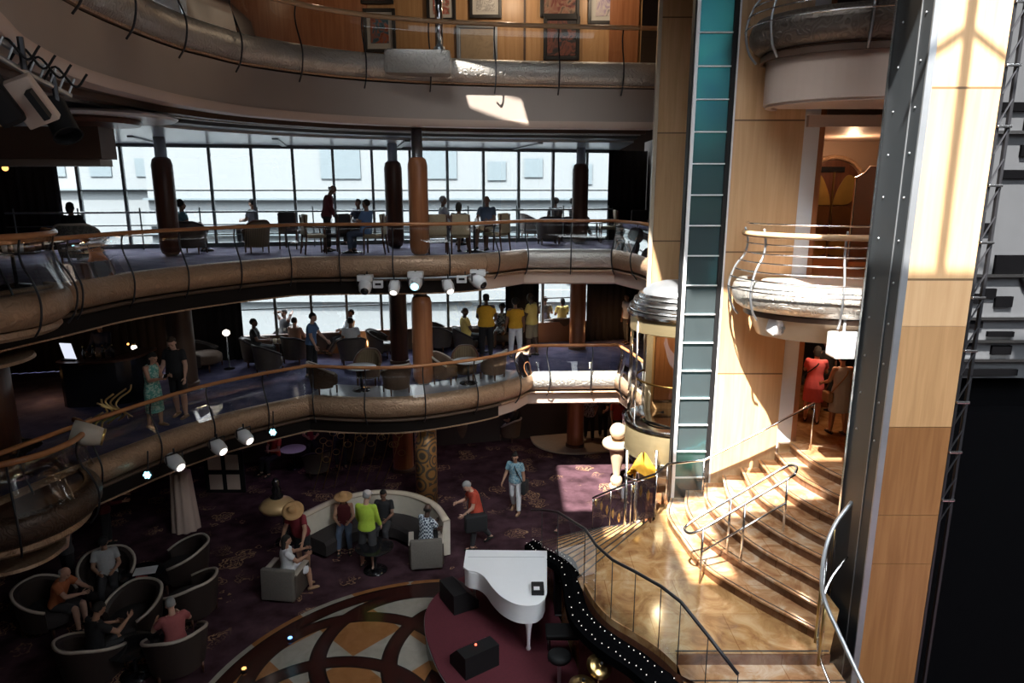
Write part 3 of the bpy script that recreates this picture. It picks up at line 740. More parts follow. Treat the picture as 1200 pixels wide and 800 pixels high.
fr = [Vector((7.5+q[0]*1.08, 16.36, 6.6+q[1]*1.03)) for q in arch[1:]]+[Vector((7.5-.67, 16.36, 6.6))]
MB().tube(fr, .05, 8).build('door_frame', 'scroll_bronze', dr); MB().box((7.5, 16.35, 7.6), (.03, .05, 2.0)).build('centre_stile', 'brass', dr)
st = thing('sign_stand', 'silver-framed display board standing beside the butterfly door', 'sign', (7.35, 14.6, 6.6))
plate([(-.22, .1), (.25, .1), (.25, 2.05), (.05, 2.05), (-.05, 1.92), (-.22, 1.85)], 14.55, 14.6, 7.35, 6.6).build('board', 'soffit_pink', st)
MB().tube([(7.13, 14.55, 6.6), (7.13, 14.55, 8.45), (7.3, 14.55, 8.53), (7.4, 14.55, 8.66), (7.6, 14.55, 8.66), (7.6, 14.55, 6.6)], .025, 8).build('frame', 'chrome', st)
bs = thing('cup_shelf', 'small white shelf with stacked bowls at the balcony edge', 'shelf', (8.0, 13.6, 6.6))
MB().rbox((7.95, 13.5, 7.45), (1.0, .4, .05)).build('shelf_board', 'white_paint', bs); MB().tube([(7.95, 13.5, 6.6), (7.95, 13.5, 7.45)], .06, 10).build('leg', 'white_paint', bs)
for q, r in ((7.55, .16), (7.70, .13), (7.83, .17)):
    tag(MB().lathe([(.05, 0), (.10, .02), (r, .10), (r-.02, .10), (.05, .03)], (7.85, 13.45, q-.07)).build('bowl', 'white_paint', None, True), {7.55: 'lowest white bowl stacked on the white shelf', 7.70: 'middle white bowl of the stack on the shelf', 7.83: 'top white bowl of the stack on the shelf'}[q], 'bowl', 'bowls stacked on the white shelf')
wr = thing('wire_rack', 'small chrome wire rack with a round disc behind the balcony rail', 'rack', (7.75, 14.2, 7.6))
for i in range(6): MB().tube([(7.55, 14.2, 7.55+i*.11), (8.05, 14.2, 7.55+i*.11)], .012, 6).build('bar', 'chrome', wr)
MB().tube([(7.58, 14.2, 7.3), (7.58, 14.2, 8.15)], .016, 6).build('post', 'chrome', wr); MB().lathe([(.10, -.02), (.13, 0), (.10, .02), (.05, .02)], (7.8, 14.16, 7.85), 16, (0, 1, 0)).build('disc', 'black_gloss', wr, True)
struct('door_2', MB().box((8.1, 15.0, 7.9), (.12, .12, 2.6)), 'mahogany')
BALC = smoothpath(V2([(4.55, 12.8), (4.30, 12.45), (4.28, 11.95), (4.62, 11.45), (5.3, 11.08), (6.3, 10.9), (7.6, 10.85), (8.6, 10.85)]), 5)
def balcony(z, hi, bandm, fasm):
    if hi:
        sw('trim_60', BALC, [(o, h+z) for o, h in BAND], bandm); sw('trim_61', BALC, [(0, z-.5), (.05, z-.52), (.05, z-.62), (0, z-.62)], 'brown_wall')
        sw('trim_62', inner(BALC, .08), [(-.05, z-.6), (0, z-.6), (-.03, z-1.18), (-.08, z-1.18)], fasm); sw('trim_63', inner(BALC, .08), [(-.1, z-1.18), (.0, z-1.18), (0, z-1.34), (-.1, z-1.34)], 'soffit_pink')
        struct('floor', MB().prism([(p.x, p.y) for p in inner(BALC, .05)]+[(8.6, 12.8)], z-1.3, z), 'soffit_pink')
    else:
        sw('trim_64', BALC, [(o, h+z) for o, h in BAND], bandm); sw('trim_65', BALC, [(0, z-.48), (.03, z-.5), (.03, z-.58), (0, z-.58)], 'brown_wall')
        sw('trim_66', inner(BALC, .1), [(-.05, z-.58), (.03, z-.58), (-.12, z-.95), (-.2, z-.95)], 'pale_stone')
        struct('floor', MB().prism([(p.x, p.y) for p in inner(BALC, .25)]+[(8.6, 12.8)], z-.93, z), 'soffit_pink')
balcony(Z3, False, 'scroll_silver', ''); balcony(10.9, True, 'antique_silver', 'fascia_grey')
def along(path, d):
    """point and outward normal at distance d along a plan path"""
    n = norms(path); s = 0
    for i in range(len(path)-1):
        L = (path[i+1]-path[i]).length
        if s+L >= d: f = (d-s)/L; return path[i]+(path[i+1]-path[i])*f, (n[i]+(n[i+1]-n[i])*f).normalized()
        s += L
    return path[-1], n[-1]
def plen(path): return sum((b-a).length for a, b in zip(path, path[1:]))
def s_post(path, d, z, top, flare=.16, r=.017):
    p, n = along(path, d); q = lambda o, h: (p.x+n.x*o, p.y+n.y*o, z+h)
    return MB().tube(smoothpath([q(flare, top), q(flare-.06, top*.75), q(flare-.02, top*.5), q(.22, top*.28), q(.31, 0), q(.31, -.22), q(.24, -.46), q(.12, -.62)], 4), r, 6)
def rail_thing(label, path, z, top, railm, posts, flare=.16, panels=True, postm='dark_steel', rr=.042):
    p0, _ = along(path, plen(path)*.5)
    t = thing('glass_balustrade', label, 'railing', (p0.x, p0.y, z))
    n = norms(path); hp = [(p.x+q.x*flare, p.y+q.y*flare, z+top) for p, q in zip(path, n)]
    MB().tube(hp, rr, 10).build('handrail', railm, t, True)
    ds = posts
    for d in ds: s_post(path, d, z, top, flare).build('post', postm, t, True)
    if panels:
        L = plen(path); cut = [0.]+list(ds)+[L]
        for a, b in zip(cut, cut[1:]):
            if b-a < .1: continue
            m = max(2, int((b-a)/.25)); seg = []
            for i in range(m+1):
                p, nn = along(path, a+.015+(b-a-.03)*i/m); seg.append((p, nn))
            prof = [(flare, top-.03), (flare-.05, top*.7), (flare+.02, top*.4), (.27, .06)]
            mb = MB(); K = len(prof)
            vs = [(p.x+nn.x*o, p.y+nn.y*o, z+h) for p, nn in seg for o, h in prof]
            mb.put(vs, [(i*K+k, (i+1)*K+k, (i+1)*K+k+1, i*K+k+1) for i in range(m) for k in range(K-1)])
            g = mb.build('glass_panel', 'glass', t, True)
    return t
def spaced(path, step, off=.6):
    L = plen(path); n = int((L-off)/step); return [off+i*step for i in range(n+1) if off+i*step < L-.15]
rail_thing('glass balustrade with wooden handrail along the upper terrace edge', E3, Z3, .80, 'handrail_wood', spaced(E3, 1.28))
rail_thing('glass balustrade with wooden handrail around the lower terrace', E2, Z2, .80, 'handrail_wood', spaced(E2, 1.32))
rail_thing('glass balustrade with pale wooden handrail on the topmost gallery under the paintings', E4, 10.98, .86, 'pale_handrail_wood', spaced(E4, 1.5, .9), rr=.052)
# curved bars of the two right-hand balconies
def bar_balcony(z, label, rows):
    t = thing('balcony_railing', label, 'railing', (5.3, 11.1, z)); n = norms(BALC)
    for i, (h, o, r, m) in enumerate(rows): MB().tube([(p.x+q.x*o, p.y+q.y*o, z+h) for p, q in list(zip(BALC, n))[3:]], r, 8).build('handrail' if m == 'w' else 'bar', 'pale_handrail_wood' if m == 'w' else 'chrome', t, True)
    for d in (.55, 1.15, 2.4, 3.7): s_post(BALC, d, z, .95, .10, .02).build('post', 'steel', t, True)
    return t
ROWS = [(1.03, .08, .014, 's'), (.85, .10, .05, 'w'), (.69, .07, .012, 's'), (.53, .09, .012, 's'), (.38, .16, .012, 's'), (.23, .24, .012, 's'), (.09, .30, .012, 's'), (-.10, .33, .012, 's')]
bar_balcony(Z3, 'sunlit curved bar railing on the small balcony above the doorway', ROWS); bar_balcony(10.9, 'curved bar railing on the uppermost right balcony', ROWS)
# steel-clad column with a veneered front
cc = thing('column', 'tall square column with riveted metal side and sunlit wooden front', 'column', (5.5, 9.2, 0))
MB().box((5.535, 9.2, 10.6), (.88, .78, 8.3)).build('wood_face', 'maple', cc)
for z0, z1, m in ((0, 3.0, 'shaded_veneer'), (3.0, 3.75, 'shaded_veneer'), (3.75, 5.05, 'shaded_veneer'), (5.05, 6.45, 'half_shaded_veneer')): MB().box((5.535, 9.2, (z0+z1)/2), (.88, .78, z1-z0-.008)).build('wood_face', m, cc)  # lower veneer darker than its own orange tone, the shade put into the colour
MB().box((5.06, 9.22, 7.4), (.06, .80, 14.8)).build('steel_cladding', 'gunmetal', cc)
MB().box((5.07, 8.80, 7.4), (.085, .03, 14.8)).build('corner_strip', 'steel', cc); MB().box((5.03, 9.64, 7.4), (.05, .05, 14.8)).build('corner_strip', 'chrome', cc)
MB().box((5.025, 9.05, 7.4), (.012, .015, 14.8)).build('seam', 'steel', cc)
for i in range(13):
    for y in (8.95, 9.45): MB().lathe([(.018, 0), (.012, .012), (0, .014)], (5.03, y, 4.8+i*.55), 8, (-1, 0, 0)).build('rivet', 'steel', cc, True)
# lift guide mechanism and dark shaft at the right edge
sh = thing('lift_guide', 'black lattice guide rail with silver joints beside the wooden column', 'guide rail', (6.15, 9.0, 0))
for x in (6.08, 6.22): MB().box((x, 8.95, 7.4), (.035, .05, 14.8)).build('rail', 'dark_steel', sh)
for i in range(26):
    z = 3.6+i*.36; MB().tube([(6.08, 8.93, z), (6.22, 8.93, z+.3)], .012, 6).build('brace', 'dark_steel', sh)
    if i % 2 == 0: MB().rbox((6.15, 8.91, z+.33), (.18, .04, .035), .01).build('joint', 'chrome', sh)
sp_ = thing('shaft_panel', 'grey steel lift shaft panel with dark slots and stepped edges', 'panel', (7.5, 10.2, 5))
MB().box((7.45, 10.25, 8.45), (1.5, .06, 6.2)).build('sheet', 'shaft_grey', sp_)
for x, z, w_, h_ in ((7.45, 10.35, .5, .22), (7.9, 9.85, .5, .14), (7.1, 9.35, .42, .12), (7.55, 9.12, .46, .20), (7.6, 8.75, .55, .16), (7.35, 8.42, .5, .12), (6.98, 7.65, .22, .14), (7.45, 7.1, .5, .3), (6.95, 6.6, .22, .14), (7.17, 6.68, .22, .14), (7.42, 6.55, .26, .16), (7.0, 6.2, .3, .10), (7.45, 6.05, .4, .08), (6.97, 5.86, .24, .12), (7.5, 5.8, .3, .14), (7.3, 5.45, 1.0, .10)):
    MB().box((x, 10.20, z), (w_, .06, h_)).build('slot', 'void', sp_)
for z in (9.0, 6.95, 6.30, 5.95, 5.65): MB().box((7.4, 10.17, z), (1.3, .08, .045)).build('cross_bar', 'chrome', sp_)
MB().lathe([(.16, -.05), (.20, 0), (.16, .05), (0, .05)], (7.85, 10.15, 7.62), 20, (0, 1, 0)).build('pulley', 'black_gloss', sp_, True); MB().lathe([(.2, -.05), (.24, 0), (.2, .05), (0, .05)], (7.85, 10.15, 6.95), 20, (0, 1, 0)).build('pulley', 'black_gloss', sp_, True)
struct('wall_right', MB().box((8.9, 10.6, 7.4), (5.6, .1, 15)), 'void'); struct('wall_right', MB().box((8.75, 9.75, 2.5), (4.9, .3, 5.0)), 'void')  # nearer black wall added to cover the lit floor with darkness
# ---------------------------------------------------------------- marble staircase
LZ = 2.0
st = thing('staircase', 'curved marble staircase rising from the landing to the right-hand doorway', 'stairs', (4.2, 10.5, 0))
NOSE = [[(3.20, 12.70), (2.97, 12.0), (3.03, 11.09), (3.18, 10.18), (3.56, 9.48), (3.98, 8.90), (4.34, 8.42)],
        [(3.50, 12.70), (3.30, 11.9), (3.38, 10.85), (3.80, 9.88), (4.45, 8.78)], [(3.85, 12.70), (3.66, 11.7), (3.97, 10.32), (4.62, 9.14)],
        [(4.20, 12.70), (4.03, 11.6), (4.37, 10.4), (4.87, 9.48)], [(4.55, 12.70), (4.44, 11.5), (4.75, 10.35), (5.10, 9.66)],
        [(4.90, 12.70), (4.86, 11.5), (5.10, 10.6), (5.45, 9.95)], [(5.20, 12.70), (5.20, 11.7), (5.42, 10.95), (5.72, 10.3)], [(5.50, 12.74), (5.55, 11.9), (5.74, 11.2), (6.0, 10.7)]]
for k, no in enumerate(NOSE):
    z = LZ+.1625*(k+1); c = smoothpath(V2(no), 6); far = ([(4.95, 9.75)] if k < 4 else [])+[(6.4, 10.9), (6.4, 12.75)] if k < 7 else [(6.6, 10.9), (8.2, 10.9), (8.2, 12.75)]
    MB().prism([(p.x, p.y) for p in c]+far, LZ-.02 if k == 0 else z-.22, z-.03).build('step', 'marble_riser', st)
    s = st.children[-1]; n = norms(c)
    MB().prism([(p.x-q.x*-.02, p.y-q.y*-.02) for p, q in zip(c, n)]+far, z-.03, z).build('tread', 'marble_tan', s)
    MB().tube([(p.x-q.x*.035, p.y-q.y*.035, z+.001) for p, q in zip(c, n)], .009, 5).build('nosing_strip', 'dark_steel', s)
RAILPX = [(686, 620), (699, 639), (718, 656), (745, 670), (775, 687), (798, 705)]
RL = [G(u, v, LZ+.95) for u, v in RAILPX]
edge = [(p.x, p.y) for p in smoothpath([Vector((p.x, p.y)) for p in RL], 4)]
land = thing('stair_landing', 'marble landing at the foot of the curved stairs behind glass', 'landing', (2.6, 10, 0))
A, B = Vector(edge[0]), Vector((2.75, 12.1))
MB().prism(edge+[(2.25, 8.22), (4.36, 8.22), (4.95, 9.2), (5.0, 12.75), (3.0, 12.75), (2.75, 12.1)], LZ-.12, LZ).build('slab', 'marble_gold', land)
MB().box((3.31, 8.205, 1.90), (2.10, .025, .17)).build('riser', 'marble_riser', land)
MB().tube([(2.25, 8.25, LZ+.002), (4.36, 8.25, LZ+.002)], .012, 5).build('nosing_strip', 'dark_steel', land)
for j in range(1, 5):     # flight towards the viewer
    y = 8.22-.36*j; z = LZ-.17*j
    MB().box((3.35, y+.18, z-.10), (2.15, .37, .18)).build('step', 'marble_riser', land); s = land.children[-1]
    MB().box((3.35, y+.17, z-.015), (2.15, .39, .03)).build('tread', 'marble_tan', s); MB().tube([(2.27, y+.02, z+.002), (4.42, y+.02, z+.002)], .01, 5).build('nosing_strip', 'dark_steel', s)
A2, B2 = Vector((.45, 14.5)), Vector((1.95, 15.2))
fl = thing('stair_flight', 'fan of shallow steps descending from the marble landing to the carpet', 'stairs', (1.6, 13, 0))
for j in range(1, 12):
    a0, b0 = A.lerp(A2, (j-1)/11), B.lerp(B2, (j-1)/11); a1, b1 = A.lerp(A2, j/11), B.lerp(B2, j/11); z = LZ-LZ*j/12
    MB().prism([a0, b0, b1, a1], .01, z).build('step', 'marble_gold', fl)
    MB().tube([(a1.x, a1.y, z), (b1.x, b1.y, z)], .016, 5).build('nosing_strip', 'dark_steel', fl.children[-1])
# panelled side wall under the landing and the black ledge with its string of lights
low = [Vector((.42, 14.0)), Vector((.75, 12.3)), Vector((1.0, 11.0))]+[Vector(e) for e in edge]+[Vector((2.6, 7.6)), Vector((3.2, 6.4))]
MB().sweep(low[3:], [(0, 0), (.06, 0), (.06, 1.55), (0, 1.88)], True).build('side_panel', 'mahogany', land)
ld = thing('light_ledge', 'black curved ledge dotted with tiny white lights below the glass landing', 'ledge', (1.0, 10.6, 1.4))
LP = smoothpath([Vector(p) for p in ((.62, 14.2, .35), (.80, 13.0, .85), (1.0, 11.8, 1.4), (1.18, 10.9, 1.70))]+[Vector((e[0], e[1], 1.74)) for e in edge[2::4]]+[Vector((2.6, 7.7, 1.62)), Vector((3.2, 6.5, 1.4))], 4)
LPn = norms([Vector((p.x, p.y)) for p in LP]); mb = MB(); vs = []
for p, q in zip(LP, LPn):
    for o, h in ((.34, -.04), (.34, -.18), (.05, -.18), (.05, .08), (.18, .06)): vs.append((p.x+q.x*o, p.y+q.y*o, p.z+h))
mb.put(vs, [(i*5+k, (i+1)*5+k, (i+1)*5+(k+1) % 5, i*5+(k+1) % 5) for i in range(len(LP)-1) for k in range(5)]); mb.build('ledge_body', 'void', ld)
bulb0 = None
for i, (p, q) in enumerate(zip(LP, LPn)):
    for o, h in ((.28, .018), (.12, .088)):
        if bulb0 is None: bulb0 = MB().sphere((0, 0, 0), .0075, 6, 4).build('bulb', 'pin_light', ld, True, False); b_ = bulb0
        else: b_ = bulb0.copy(); COL.objects.link(b_)
        b_.location = Vector((p.x+q.x*o+random.uniform(-.03, .03), p.y+q.y*o, p.z+h))-ld.location
# glass balustrades of the stairs
def straight_rail(label, pts, base, rr, railm, posts, loc, glass=True, name='glass_balustrade', pr=.013, pm='chrome'):
    t = thing(name, label, 'railing', loc); MB().tube(pts, rr, 10).build('handrail', railm, t, True)
    for i in posts: MB().tube([base[i], Vector(pts[i])], pr, 8).build('post', pm, t, True)
    if glass:
        for i in range(len(pts)-1):
            a, b, c, d = Vector(base[i]), Vector(base[i+1]), Vector(pts[i+1]), Vector(pts[i]); dz = Vector((0, 0, .05))
            f = (b-a)*.03
            MB().put([a+f+dz, b-f+dz, c-f-dz, d+f-dz], [(0, 1, 2, 3)]).build('glass_panel', 'glass', t)
    return t
top = [Vector((.45, 14.5, 1.0)), Vector((.62, 13.0, 1.75)), Vector((.85, 11.6, 2.4))]+[Vector((p.x, p.y, LZ+.95)) for p in RL]+[G(830, 745, 2.75), G(865, 790, 2.45)]
bas = [Vector((p.x, p.y, p.z-.95)) for p in top]
straight_rail('glass balustrade with dark metal handrail around the landing beside the piano', top, bas, .024, 'dark_steel', range(1, len(top)), (1.5, 9.5, LZ), pr=.007, pm='dark_steel')
topb = [Vector((B2.x, B2.y, .98)), B2.lerp(B, .33).to_3d()+Vector((0, 0, 1.65)), B2.lerp(B, .66).to_3d()+Vector((0, 0, 2.3)), Vector((B.x, B.y, LZ+.95)), Vector((3.05, 12.55, LZ+.95))]
straight_rail('glass balustrade of the steps beside the sunlit patch of carpet', topb, [Vector((p.x, p.y, p.z-.95)) for p in topb], .022, 'dark_steel', range(5), (2.3, 13.5, 1))
gt = thing('gold_scrollwork', 'gold scroll ornament standing behind the glass of the steps', 'ornament', (2.5, 13.6, .6))
for i in range(9):
    q = topb[0].lerp(topb[3], .08+i*.105); b = [q+Vector((.06, .06, -.85+.42*t_+.0)) + Vector((.10*math.sin(t_*3+i), 0, 0)) for t_ in [j*.22 for j in range(9)]]
    MB().tube(b, .014, 6).build('scroll', 'brass', gt, True)
wl = [G(765, 574, LZ+.95), G(830, 541, LZ+1.05), G(884, 516, LZ+1.6), G(943, 481, Z2+.95)]
wl = [Vector((3.05, 12.55, LZ+.95)), Vector((3.75, 12.5, LZ+1.05)), Vector((4.6, 12.45, LZ+1.55)), Vector((5.75, 12.4, Z2+.95))]
straight_rail('chrome handrail with glass running up beside the pale wooden wall', wl, [Vector((p.x, p.y, p.z-.95)) for p in wl], .024, 'chrome', (1, 3), (4.3, 12.5, LZ))
# loop handrail in the middle of the stairs
cr = thing('stair_handrail', 'double chrome loop handrail standing in the middle of the marble stairs', 'handrail', (3.8, 10.3, LZ))
a1, b1 = G(822, 620, 2.95), G(931, 556, 3.78); a2, b2 = G(812, 610, 2.95), G(918, 548, 3.78)
MB().tube(smoothpath([b1, a1.lerp(b1, .5), a1+(a1-b1)*.02, (a1+a2)/2+(a1-b1)*.12, a2+(a1-b1)*.02, a2.lerp(b2, .5), b2, (b1+b2)/2+(b1-a1)*.08, b1], 6), .024, 8).build('handrail', 'chrome', cr, True)
for f, zb, s in ((.02, LZ, 0), (.47, LZ+.32, 0), (.93, LZ+.81, 0), (.42, LZ+.32, 1)):
    p = (a1.lerp(b1, f) if s == 0 else a2.lerp(b2, f)); MB().tube([(p.x, p.y, zb), p], .02, 8).build('post', 'chrome', cr, True)
p, q = a1.lerp(b1, .03), a1.lerp(b1, .93); MB().tube([p-Vector((0, 0, .42)), q-Vector((0, 0, .42))], .018, 8).build('lower_rail', 'chrome', cr, True)
# right-hand curved rail in front of the column
cv = [G(998, 588, 3.75), G(978, 615, 3.5), G(967, 645, 3.25), G(963, 680, 3.05), G(967, 705, 2.95), G(984, 744, 2.75), G(1003, 785, 2.5), G(1020, 820, 2.3)]
t = thing('stair_handrail', 'silver curved handrail sweeping down the right side of the marble stairs', 'handrail', (4.3, 8.6, LZ)); cs_ = smoothpath(cv, 5)
MB().tube(cs_, .028, 10).build('handrail', 'steel', t, True)
for i in (1, 3, 4): MB().tube([cv[i]-Vector((0, 0, .95)), cv[i]], .02, 8).build('post', 'brass', t, True)
MB().tube([p+Vector((.03, 0, -.88)) for p in cs_], .02, 8).build('lower_rail', 'chrome', t, True)
vs = [q for p in cs_ for q in (p-Vector((-.02, 0, .04)), p-Vector((-.03, 0, .86)))]
MB().put(vs, [(2*i, 2*i+1, 2*i+3, 2*i+2) for i in range(len(cs_)-1)]).build('glass_panel', 'glass', t)
# ---------------------------------------------------------------- panoramic lift
cx, cy = 3.56, 14.3
el = thing('glass_lift', 'round glass lift cabin with stacked chrome rings on top and gold base', 'lift', (cx, cy, Z2))
L = lambda prof, nm, m: MB().lathe(prof, (cx, cy, 0), 40).build(nm, m, el, 'auto')
L([(1.04, 2.55), (1.05, 2.6), (1.05, 3.18), (1.02, 3.24), (0, 3.24)], 'base_band', 'gold_band')
for z, r in ((3.27, 1.08), (2.56, 1.07)): L([(r-.05, z-.05), (r, z-.03), (r, z+.03), (r-.05, z+.05)], 'ring', 'chrome')
for z, r in ((2.44, .98), (2.33, .90), (2.22, .80)): L([(r-.3, z-.05), (r, z-.03), (r, z+.03), (r-.3, z+.05)], 'ring', 'steel')
L([(.55, 0.02), (.55, 2.3), (.7, 2.4)], 'plinth', 'cherry')
L([(1.0, 5.30), (1.02, 5.32), (1.02, 5.58), (1.0, 5.60), (0, 5.60)], 'header_band', 'gold_band')
for z, r in ((5.68, 1.10), (5.80, 1.06), (5.92, .98), (6.04, .88)): L([(r-.12, z-.045), (r-.02, z-.05), (r, z), (r-.02, z+.05), (r-.12, z+.055)], 'ring', 'chrome')
L([(.80, 6.06), (.76, 6.14), (.62, 6.24), (.4, 6.31), (0, 6.34)], 'dome', 'steel')
gl = [(1.02*math.cos(a), 1.02*math.sin(a)) for a in [rad(150+i*7.5) for i in range(29)]]
for k in range(4):
    seg = gl[k*7:k*7+8]; vs = [(cx+x, cy+y, z) for x, y in seg for z in (3.30, 5.30)]
    MB().put(vs, [(2*i, 2*i+1, 2*i+3, 2*i+2) for i in range(len(seg)-1)]).build('glass_panel', 'cab_glass', el, True)
for k in range(5): x, y = gl[min(k*7, 28)]; MB().tube([(cx+x, cy+y, 3.27), (cx+x, cy+y, 5.6)], .022, 8).build('mullion', 'chrome', el, True)
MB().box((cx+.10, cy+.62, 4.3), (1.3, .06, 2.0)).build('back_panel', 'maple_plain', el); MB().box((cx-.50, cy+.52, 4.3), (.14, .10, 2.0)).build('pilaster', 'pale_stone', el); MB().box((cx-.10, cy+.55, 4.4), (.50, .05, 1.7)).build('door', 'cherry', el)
MB().tube([(cx+.86*math.cos(a), cy+.86*math.sin(a), 4.22) for a in [rad(130+i*8) for i in range(28)]], .022, 8).build('handrail', 'brass', el, True)
MB().lathe([(.92, 3.245), (.92, 3.262), (0, 3.262)], (cx, cy, 0), 32).build('floor_pad', 'carpet_lilac', el)
MB().tube([(cx+.55*math.cos(a)-.15, cy+.55*math.sin(a)-.2, 3.32+.05*math.sin(a*2)) for a in [rad(90+i*12) for i in range(22)]], .03, 8).build('hose', 'dark_steel', el, True)
# ---------------------------------------------------------------- stage, grand piano and stage gear
md = MB().lathe([(3.98, .004), (3.98, .012), (0, .012)], (0, 0, 0), 96).build('marble_medallion', 'marble_medallion'); md.location = (-1.27, 9.28, 0); tag(md, 'round inlaid marble floor of dark interlaced circles around the red stage', 'floor inlay')
SPTS = [(.3, 13.15), (-.5, 13.05), (-1.05, 12.75), (-1.42, 12.3), (-1.63, 11.7), (-1.60, 11.1), (-1.42, 10.45), (-1.12, 9.75), (-.65, 9.1), (0.1, 8.5), (.9, 8.2), (1.25, 8.7), (1.2, 9.5), (1.05, 10.3), (.92, 11.2), (.72, 12.2), (.5, 12.9)]
sp_ = smoothpath(V2(SPTS+[SPTS[0]]), 5)[:-1]
sg = thing('stage', 'low curved stage platform covered in dark red carpet', 'stage', (0, 10.8, 0)); SZ = .36
MB().prism([(p.x, p.y) for p in sp_], .013, SZ-.03).build('side', 'black_gloss', sg, 'auto'); MB().prism([(p.x*1.0, p.y) for p in sp_], SZ-.03, SZ).build('carpet_top', 'stage_red', sg)
MB().tube([(p.x, p.y, SZ-.03) for p in sp_], .012, 6, True).build('edge_trim', 'steel', sg)
pz = SZ+.98; P = lambda u, v: G(u, v, pz)
pk = [P(546, 644), P(641, 645), P(641, 672), P(641, 694)]; tail = [P(638, 702), P(630, 708), P(617, 709.5), P(603, 707), P(588, 699), P(577, 688), P(568, 676), P(559, 670), P(549, 668), P(543, 664)]
poly = [Vector((p.x, p.y)) for p in pk]+[Vector((p.x, p.y)) for p in smoothpath(tail, 4)]
pn = thing('grand_piano', 'white grand piano with closed lid on the red stage', 'piano', (-.1, 11.2, SZ))
MB().prism(poly, pz-.035, pz).build('lid', 'piano_white', pn, 'auto'); c_ = sum(poly, Vector((0, 0)))/len(poly)
MB().prism([c_+(p-c_)*.965 for p in poly], pz-.36, pz-.036).build('case', 'piano_white', pn, 'auto')
MB().box(((pk[0].x+pk[1].x)/2, pk[0].y-.27, pz+.001), (1.46, .008, .004)).build('lid_fold', 'steel', pn)
MB().rbox(((pk[0].x+pk[1].x)/2, pk[0].y+.05, pz-.30), (1.48, .26, .10), .02).build('key_bed', 'piano_white', pn); MB().rbox(((pk[0].x+pk[1].x)/2, pk[0].y+.03, pz-.22), (1.24, .16, .04), .01).build('keys', 'mat_board', pn)
for x, y in ((pk[0].x+.16, pk[0].y-.14), (pk[1].x-.16, pk[1].y-.14), (P(620, 712).x, P(620, 702).y)):
    MB().lathe([(.035, 0), (.045, .03), (.03, .08), (.032, .2), (.05, .42), (.075, .56), (.05, .60), (.07, .63)], (x, y, SZ), 12).build('leg', 'piano_white', pn, True)
MB().box((.03, 11.6, SZ+.35), (.06, .06, .55)).build('pedal_lyre', 'piano_white', pn)
t = thing('dark_box', 'small black box with a white card lying on the piano lid', 'box', G(630, 692, pz)); MB().rbox(G(630, 692, pz)+Vector((0, 0, .045)), (.22, .30, .09), .012).build('box_body', 'black', t); MB().box(G(629, 690, pz+.09)+Vector((0, .02, .003)), (.10, .10, .006)).build('card', 'paper', t)
def wedge(u, v, rz, label, led):
    p = G(u, v, SZ); t = thing('stage_monitor', label, 'speaker', p, rz, 'wedge monitors on the stage')
    s = [(-.26, 0), (.26, 0), (.26, .16), (.02, .40), (-.26, .40)]; vs = [(x, y, z) for x in (-.33, .33) for y, z in s]
    MB().put(vs, [(0, 1, 2, 3, 4), (9, 8, 7, 6, 5)]+[(i, (i+1) % 5, 5+(i+1) % 5, 5+i) for i in range(5)]).build('cabinet', 'black', t, False, False)
    MB().put([(x, y, z) for x in (-.28, .28) for y, z in ((.245, .195), (.04, .385))], [(0, 1, 3, 2)]).build('grille', 'dark_steel', t, False, False)
    if led: MB().sphere((.0, -.05, .405), .022, 8, 6).build('red_light', 'led_red', t, True, False)
wedge(556, 778, rad(35), 'black wedge monitor with a red light in front of the piano', True); wedge(538, 706, rad(-60), 'black wedge monitor at the left end of the piano', False)
ac = thing('amplifier_case', 'black amplifier case standing at the right end of the piano', 'amplifier', G(668, 722, SZ))
q = G(668, 722, SZ); MB().rbox(q+Vector((.02, .25, .33)), (.62, .5, .66), .02).build('case_body', 'black', ac); MB().box(q+Vector((.02, -.005, .03)), (.6, .02, .02)).build('front_strip', 'steel', ac); MB().box(q+Vector((.02, -.005, .36)), (.5, .01, .48)).build('grille', 'dark_steel', ac)
for x in (-.2, 0, .2): MB().lathe([(.02, 0), (.016, .03), (0, .03)], q+Vector((x, .1, .66)), 10).build('knob', 'steel', ac, True)
bn = thing('piano_bench', 'black upholstered bench right of the front piano leg', 'bench', G(668, 770, SZ)); q = G(664, 772, SZ)
MB().rbox(q+Vector((0, .1, .46)), (.72, .38, .09), .03).build('seat', 'black', bn)
for x in (-.3, .3):
    for y in (-.05, .25): MB().tube([q+Vector((x, y, 0)), q+Vector((x, y, .44))], .022, 8).build('leg', 'black_gloss', bn)
def cymbal(u, v, z, r, tilt, label):
    p = G(u, v, z); t = thing('cymbal', label, 'cymbal', (p.x, p.y, SZ)); ax = Vector((math.sin(tilt)*.6, -math.sin(tilt), math.cos(tilt)))
    MB().lathe([(r, 0), (r*.6, .02), (r*.24, .035), (r*.2, .06), (r*.1, .075), (0, .078)], p, 32, ax).build('plate', 'brass', t, True); MB().lathe([(.02, 0), (.02, .05), (0, .055)], p+ax*.07, 8, ax).build('wing_nut', 'black', t)
    MB().tube([(p.x, p.y, SZ), p], .014, 8).build('stand', 'chrome', t)
    for k in range(3): a = k*2.1; MB().tube([(p.x+.3*math.cos(a), p.y+.3*math.sin(a), SZ+.02), (p.x, p.y, SZ+.35)], .011, 6).build('leg', 'chrome', t)
cymbal(702, 781, 1.45, .19, .45, 'brass cymbal higher and farther right at the bottom edge'); cymbal(683, 803, 1.35, .20, .1, 'brass cymbal lower and farther left cut by the bottom edge')
dt = thing('drum_throne', 'black round drum stool behind the cymbals', 'stool', G(655, 800, SZ)); q = G(655, 800, SZ); MB().lathe([(.17, .44), (.19, .47), (.19, .52), (.15, .55), (0, .55)], q, 20).build('seat', 'black', dt, True); MB().tube([q, q+Vector((0, 0, .46))], .03, 8).build('post', 'steel', dt)
